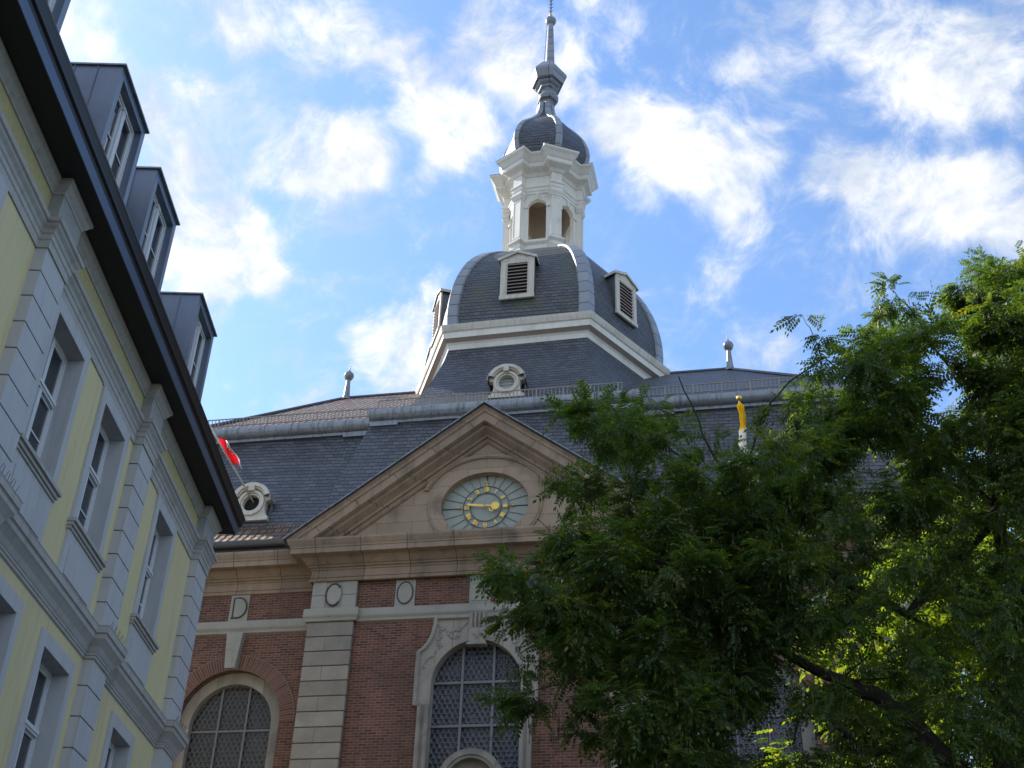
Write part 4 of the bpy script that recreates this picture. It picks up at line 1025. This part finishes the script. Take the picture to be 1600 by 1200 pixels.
# bird spikes on the belt course over the pilasters
m = MB()
for a, b_ in pil:
    for k in range(9):
        x = a+(b_-a)*k/8; m.tube([V(x, -.32, 7.39), V(x+.02*(-1)**k, -.35, 7.52)], .004, 4)
yb(m, 'bird_spikes', 'iron')
# roof dormers
for a, b_ in ((14.44, 16.0), (16.97, 18.54), (20.85, 22.37), (10.64, 12.2), (5.1, 6.6)):
    root = empty('roof_dormer', (0, 0, 0)); root.parent = YB
    z1 = 15.68; z0 = 12.7; R = .18
    m = MB(); t = .15
    for q in (a, b_): m.face([V(q, .05, z0), V(q, 1.2, z0), V(q, 1.2, z1), V(q, .05, z1)])
    for yy in (.38, .78):
        for q in (a-.012, b_+.012): m.box(q-.012, q+.012, yy, yy+.015, z0, z1-.01)
    m.box(a, a+t, -.03, .05, z0, z1); m.box(b_-t, b_, -.03, .05, z0, z1); m.box(a+t, b_-t, -.03, .05, z1-.17, z1)
    m.face([V(a+t, .05, z0), V(a+t, R, z0), V(a+t, R, z1-.17), V(a+t, .05, z1-.17)]); m.face([V(b_-t, .05, z0), V(b_-t, R, z0), V(b_-t, R, z1-.17), V(b_-t, .05, z1-.17)])
    m.face([V(a+t, .05, z1-.17), V(b_-t, .05, z1-.17), V(b_-t, R, z1-.17), V(a+t, R, z1-.17)])
    yb(m, 'cheek', 'dormer', root)
    m = MB(); e = .04; zp = z1+.10
    A = [V(a-e, -.09, z1), V(b_+e, -.09, z1), V(b_+e, 1.3, z1), V(a-e, 1.3, z1)]; up = V(0, 0, .035)
    for i in range(4): m.face([A[i], A[(i+1) % 4], A[(i+1) % 4]+up, A[i]+up])
    m.face(A[::-1]); r0, r1 = V((a+b_)/2, .5, zp), V((a+b_)/2, 1.3, zp+.05)
    m.face([A[0]+up, A[1]+up, r0]); m.face([A[1]+up, A[2]+up, r1, r0]); m.face([A[3]+up, A[0]+up, r0, r1])
    yb(m, 'dormer_roof', 'lead', root)
    x0, x1, zz0, zz1, f, yf = a+t, b_-t, 13.1, z1-.17, .07, R-.08; xm = (x0+x1)/2; zt = zz0+(zz1-zz0)*.70
    fr = MB(); fr.box(x0, x0+f, yf, yf+.1, zz0, zz1); fr.box(x1-f, x1, yf, yf+.1, zz0, zz1); fr.box(x0+f, x1-f, yf, yf+.1, zz1-f, zz1); fr.box(x0+f, x1-f, yf, yf+.1, zz0, zz0+f)
    fr.box(xm-.06, xm+.06, yf-.02, yf+.1, zz0+f, zz1-f); fr.box(xm-.09, xm+.09, yf-.03, yf+.05, zz1-.14, zz1-f)
    for c, d in ((x0+f, xm-.06), (xm+.06, x1-f)):
        fr.box(c, c+.05, yf+.02, yf+.08, zz0+f, zz1-f); fr.box(d-.05, d, yf+.02, yf+.08, zz0+f, zz1-f); fr.box(c+.05, d-.05, yf+.02, yf+.08, zz1-f-.05, zz1-f)
        for z in (zz0+.8, zz0+1.5): fr.box(c+.05, d-.05, yf+.03, yf+.07, z-.015, z+.015)
    yb(fr, 'frame', 'upvc', root)
    m = MB(); m.face([V(x0, yf+.05, zz0), V(x1, yf+.05, zz0), V(x1, yf+.05, zz1), V(x0, yf+.05, zz1)]); yb(m, 'pane', 'glass', root)

# ================================================================== TREES
def leaf_template(nl=5, L=.19, ll=.046, lw=.0125):
    """compound leaf: rachis along +x with pairs of pointed leaflets, drooping"""
    v = []; f = []
    def leaflet(p, d, s_=1.0):
        d = d.normalized(); w = d.cross(V(0, 0, 1)).normalized(); i = len(v)
        v.extend([p, p+d*ll*s_*.45+w*lw*s_-V(0, 0, .003), p+d*ll*s_-V(0, 0, .010*s_), p+d*ll*s_*.45-w*lw*s_-V(0, 0, .003)]); f.append((i, i+1, i+2, i+3))
    for k in range(nl):
        x = L*(.22+.72*k/nl); z = -.10*(x/L)**2*L*2
        for s_ in (-1, 1): leaflet(V(x, 0, z), V(.55, s_*1.0, -.25), 1-.12*abs(k-nl/2)/nl)
    leaflet(V(L*.95, 0, -.045), V(1, 0, -.4), 1.0)
    i = len(v); v.extend([V(0, -.0012, 0), V(L*.97, -.0012, -.045), V(L*.97, .0012, -.045), V(0, .0012, 0)]); f.append((i, i+1, i+2, i+3))
    return np.array([tuple(p) for p in v]), np.array(f)
def foliage(name, centres, rads, counts, mat, parent, tmpl, seed=1, flat=.8, droop=.25, sc=(.5, 1.15)):
    rg = np.random.default_rng(seed); P = []; Dr = []
    for c, r, n in zip(centres, rads, counts):
        # sub-clumps inside each bough give light and dark pockets
        ns = max(3, int(n/34)); sub = rg.normal(size=(ns, 3)); sub /= np.linalg.norm(sub, axis=1)[:, None]; sub *= (rg.random((ns, 1))**.45)*r*np.array([1, 1, flat])
        idx = rg.integers(0, ns, n); o = rg.normal(size=(n, 3))*r*.17; pos = sub[idx]+o
        P.append(pos+np.array(c)); out = pos/r+rg.normal(size=(n, 3))*.55; out[:, 2] = out[:, 2]*.4-droop; Dr.append(out)
    P = np.concatenate(P); D = np.concatenate(Dr); n = len(P)
    D /= np.linalg.norm(D, axis=1)[:, None]; up = np.array([0, 0, 1.0])+rg.normal(size=(n, 3))*.45
    Yv = np.cross(up, D); Yv /= np.linalg.norm(Yv, axis=1)[:, None]; Zv = np.cross(D, Yv)
    tv, tf = tmpl; s_ = rg.uniform(sc[0], sc[1], n)
    verts = P[:, None, :]+s_[:, None, None]*(tv[None, :, 0, None]*D[:, None, :]+tv[None, :, 1, None]*Yv[:, None, :]+tv[None, :, 2, None]*Zv[:, None, :])
    verts = verts.reshape(-1, 3); faces = (tf[None]+(np.arange(n)*len(tv))[:, None, None]).reshape(-1, 4)
    me = bpy.data.meshes.new(name); me.vertices.add(len(verts)); me.vertices.foreach_set('co', verts.astype('f').ravel())
    me.loops.add(faces.size); me.loops.foreach_set('vertex_index', faces.astype('i').ravel())
    me.polygons.add(len(faces)); me.polygons.foreach_set('loop_start', np.arange(0, faces.size, 4, dtype='i')); me.polygons.foreach_set('loop_total', np.full(len(faces), 4, dtype='i'))
    me.update(calc_edges=True); me.validate(); me.materials.append(M[mat])
    o = bpy.data.objects.new(name, me); COL.objects.link(o); o.parent = parent; return o
def inside(poly, x, y):
    c = False; j = len(poly)-1
    for i in range(len(poly)):
        xi, yi = poly[i]; xj, yj = poly[j]
        if (yi > y) != (yj > y) and x < (xj-xi)*(y-yi)/(yj-yi)+xi: c = not c
        j = i
    return c
CROWN = [(765, 890), (812, 852), (892, 842), (872, 778), (890, 750), (945, 745), (905, 700), (893, 655), (950, 630), (1010, 650), (1060, 695), (1130, 725), (1180, 705), (1235, 650), (1290, 612), (1345, 640), (1375, 600), (1295, 560),
         (1345, 530), (1400, 495), (1460, 530), (1510, 485), (1475, 458), (1530, 425), (1610, 408), (1850, 400), (1900, 1400), (1050, 1420), (1010, 1200), (960, 1165), (870, 1150), (800, 1075), (850, 1010), (785, 965)]
GAPS = [(1205, 1130, 48), (1130, 1150, 25), (995, 925, 16), (1190, 960, 0), (1500, 560, 20), (1385, 715, 20), (1165, 668, 26), (1060, 640, 10), (960, 775, 8), (1100, 820, 5), (1240, 1010, 18), (1545, 745, 22), (930, 1080, 18), (850, 1045, 12), (1470, 640, 16)]
T1 = empty('pagoda_tree', (4.1, 9.6, 0))
tag(T1, 'dark green leafy tree with feathery compound leaves in front of the church', 'tree')
T1o = V(4.1, 9.6, 0)
cs, rs, ns = [], [], []
rg = random.Random(11); tries = 0; pts = []
while tries < 6000:
    tries += 1
    x, y = rg.uniform(740, 1850), rg.uniform(385, 1400)
    layer = rg.choice([0, 1, 2, 3] if (x > 1150 and y < 900) else [0, 1, 2]); Y = 8.7+layer*1.0+rg.uniform(-.3, .3)
    e = 30 if x < 1340 else 20
    if not all(inside(CROWN, x+dx, y+dy) for dx, dy in ((e, 0), (-e, 0), (0, e), (0, -e))): continue
    if any(math.hypot(x-a, y-b_) < r+38 for a, b_, r in GAPS): continue
    if any(math.hypot(x-a, y-b_) < 58 for a, b_, l in pts if l == layer): continue
    if x < 900 and layer > 1: continue
    if x > 1230 and y > 800 and rg.random() < .20: continue
    pts.append((x, y, layer)); p = at(x, y, Y)-T1o; cs.append(tuple(p)); r = rg.uniform(.22, .38); rs.append(r); ns.append(int(rg.uniform(85, 150)*(.5 if x > 1250 and y > 780 else 1.45 if 1200 < x < 1340 and y < 820 else 1.9 if x > 1340 and y < 820 else 1.8 if 880 < x and y > 760 else 1.5)))
# outlying sprays
for x, y, Y, r, n in ((1255, 495, 9.5, .10, 14), (1285, 520, 9.5, .14, 26), (1310, 570, 9.5, .16, 40), (1275, 575, 9.5, .10, 12), (1395, 455, 10, .17, 60), (1420, 480, 10, .14, 34), (1380, 485, 10, .12, 22), (1535, 425, 10.5, .16, 50), (1500, 460, 10.5, .16, 50),
        (905, 645, 9.5, .18, 60), (925, 690, 9.6, .2, 60), (960, 650, 9.8, .18, 50), (870, 745, 9.4, .18, 50), (765, 880, 9.2, .15, 40), (790, 905, 9.2, .18, 60), (800, 960, 9.2, .14, 40), (810, 1040, 9.2, .12, 22), (850, 990, 9.2, .14, 36),
        (790, 1085, 9.2, .10, 16), (830, 1085, 9.2, .14, 40), (900, 1140, 9.3, .16, 50), (1240, 650, 9.6, .2, 60), (1215, 690, 9.6, .2, 60), (1290, 640, 9.6, .2, 70), (1120, 700, 9.8, .18, 50), (1070, 670, 9.9, .16, 40), (1010, 640, 9.8, .16, 44), (1340, 545, 9.8, .18, 50)):
    p = at(x, y, Y)-T1o; cs.append(tuple(p)); rs.append(r); ns.append(n)
tmpl = leaf_template()
foliage('foliage', cs, rs, ns, 'leaf', T1, tmpl, 5)
pts2 = [(c, r) for c, r in zip(cs, rs) if rg.random() < .33]
tp_v = []; tp_f = []
for k in range(3):
    z = -.02-.032*k; i = len(tp_v); a = k*1.3; w = .0035
    tp_v += [(w*math.cos(a), w*math.sin(a), z), (-w*math.cos(a), -w*math.sin(a), z), (-w*math.cos(a)*1.3, -w*math.sin(a)*1.3, z-.028), (w*math.cos(a)*1.3, w*math.sin(a)*1.3, z-.028)]; tp_f.append((i, i+1, i+2, i+3))
def pods(name, centres, rads, parent):
    rg = np.random.default_rng(3); P = []
    for c, r in zip(centres, rads): P.append(np.array(c)+rg.normal(size=(40, 3))*r*.45)
    P = np.concatenate(P); n = len(P); tv = np.array(tp_v); tf = np.array(tp_f); th = rg.uniform(0, 6.28, n); s_ = rg.uniform(.7, 1.3, n)
    co, si = np.cos(th), np.sin(th)
    X = P[:, None, 0]+s_[:, None]*(tv[None, :, 0]*co[:, None]-tv[None, :, 1]*si[:, None]); Yq = P[:, None, 1]+s_[:, None]*(tv[None, :, 0]*si[:, None]+tv[None, :, 1]*co[:, None]); Z = P[:, None, 2]+s_[:, None]*tv[None, :, 2]
    v = np.stack([X, Yq, Z], -1).reshape(-1, 3); f = (tf[None]+(np.arange(n)*len(tv))[:, None, None]).reshape(-1, 4)
    me = bpy.data.meshes.new(name); me.from_pydata(v.tolist(), [], f.tolist()); me.materials.append(M['pod']); o = bpy.data.objects.new(name, me); COL.objects.link(o); o.parent = parent; o['kind'] = 'stuff'
pods('seed_pods', [c for c, r in pts2], [r for c, r in pts2], T1)
# trunk and limbs
m = MB()
def P3(x, y, Y): return at(x, y, Y)-T1o
fork = P3(1560, 1290, 9.7)
m.tube([V(0, 0, -.05), V(-.05, .02, .8), (V(0, 0, 0)+fork)*.5+V(.1, 0, 0), fork], [.30, .23, .19, .17], 12)
def limb(ptsr, jitter=.02):
    pts_, rr = [], []
    for i in range(len(ptsr)-1):
        (a, ra), (b_, rb) = ptsr[i], ptsr[i+1]
        for j in range(4):
            t = j/4; pts_.append(a.lerp(b_, t)+V(*(random.uniform(-jitter, jitter) for _ in range(3)))*(0 if i == 0 and j == 0 else 1)); rr.append(ra*(1-t)+rb*t)
    pts_.append(ptsr[-1][0]); rr.append(ptsr[-1][1]); m.tube(pts_, rr, 8)
limb([(fork, .15), (P3(1440, 1150, 9.6), .095), (P3(1375, 1090, 9.5), .07), (P3(1320, 1065, 9.4), .05), (P3(1210, 1010, 9.3), .035), (P3(1090, 900, 9.3), .026), (P3(960, 860, 9.2), .018), (P3(820, 880, 9.2), .008)])
limb([(fork, .13), (P3(1600, 1000, 9.9), .08), (P3(1560, 800, 10), .055), (P3(1530, 600, 10.2), .022), (P3(1550, 440, 10.4), .004)], .03)
limb([(P3(1560, 800, 10), .07), (P3(1420, 960, 9.9), .04), (P3(1300, 900, 9.7), .035), (P3(1200, 850, 9.6), .026), (P3(1148, 778, 9.5), .018), (P3(1100, 680, 9.5), .010), (P3(1060, 588, 9.5), .005)])
limb([(P3(1148, 778, 9.5), .015), (P3(1090, 735, 9.5), .011), (P3(1000, 665, 9.5), .008), (P3(960, 640, 9.5), .004)], .01)
limb([(P3(1148, 778, 9.5), .014), (P3(1175, 700, 9.5), .010), (P3(1195, 640, 9.5), .009), (P3(1235, 595, 9.5), .008), (P3(1285, 560, 9.5), .006), (P3(1270, 520, 9.5), .004), (P3(1250, 490, 9.5), .002)], .006)
limb([(P3(1530, 620, 10.2), .018), (P3(1470, 560, 10), .012), (P3(1420, 480, 10), .006), (P3(1390, 450, 10), .003)], .01)
limb([(P3(1560, 800, 10), .035), (P3(1440, 660, 9.9), .018), (P3(1340, 600, 9.8), .012), (P3(1290, 560, 9.5), .005)])
limb([(P3(1090, 900, 9.3), .02), (P3(1000, 1010, 9.2), .012), (P3(900, 1060, 9.2), .006), (P3(820, 1085, 9.2), .003)], .01)
limb([(P3(1440, 1150, 9.6), .06), (P3(1350, 1180, 9.4), .03), (P3(1260, 1080, 9.2), .016), (P3(1240, 1160, 9.2), .008)])
for c in rg.sample(cs, 120):   # twigs running into the boughs
    c = Vector(c); base = min((fork, P3(1560, 800, 10), P3(1440, 660, 9.9), P3(1320, 1065, 9.4), P3(1200, 850, 9.6), P3(1090, 900, 9.3), P3(1530, 600, 10.2), P3(960, 860, 9.2), P3(1600, 1000, 9.9)), key=lambda q: (q-c).length)
    if (base-c).length > .95: continue
    q1 = base.lerp(c, .35)+V(*(random.uniform(-.09, .09) for _ in range(3))); q2 = base.lerp(c, .7)+V(*(random.uniform(-.09, .09) for _ in range(3))); m.tube([base, q1, q2, c], [.012, .009, .006, .003], 5)
m.build('trunk', 'bark', T1)

# sunlit tree behind
T2o = V(7.2, 19.5, 0); T2 = empty('leafy_tree', T2o); tag(T2, 'sunlit yellow-green tree standing behind the dark tree at the right', 'tree')
cs, rs, ns = [], [], []
for k in range(190):
    x, y, Y = rg.uniform(1290, 1950), rg.uniform(740, 1350), rg.uniform(17, 21.5)
    if y < 960-(x-1290)*1.1 or y < 760: continue
    cs.append(tuple(at(x, y, Y)-T2o)); rs.append(rg.uniform(.5, .8)); ns.append(90)
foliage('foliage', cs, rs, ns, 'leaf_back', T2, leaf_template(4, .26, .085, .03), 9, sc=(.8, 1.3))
m = MB(); f2 = at(1700, 1250, 19.5)-T2o; m.tube([V(0, 0, -.05), f2*.5, f2], [.28, .22, .18], 10)
for c in rg.sample(cs, 26): c = Vector(c); m.tube([f2, f2.lerp(c, .5)+V(0, 0, .3), c], [.10, .05, .015], 6)
m.build('trunk', 'bark', T2)
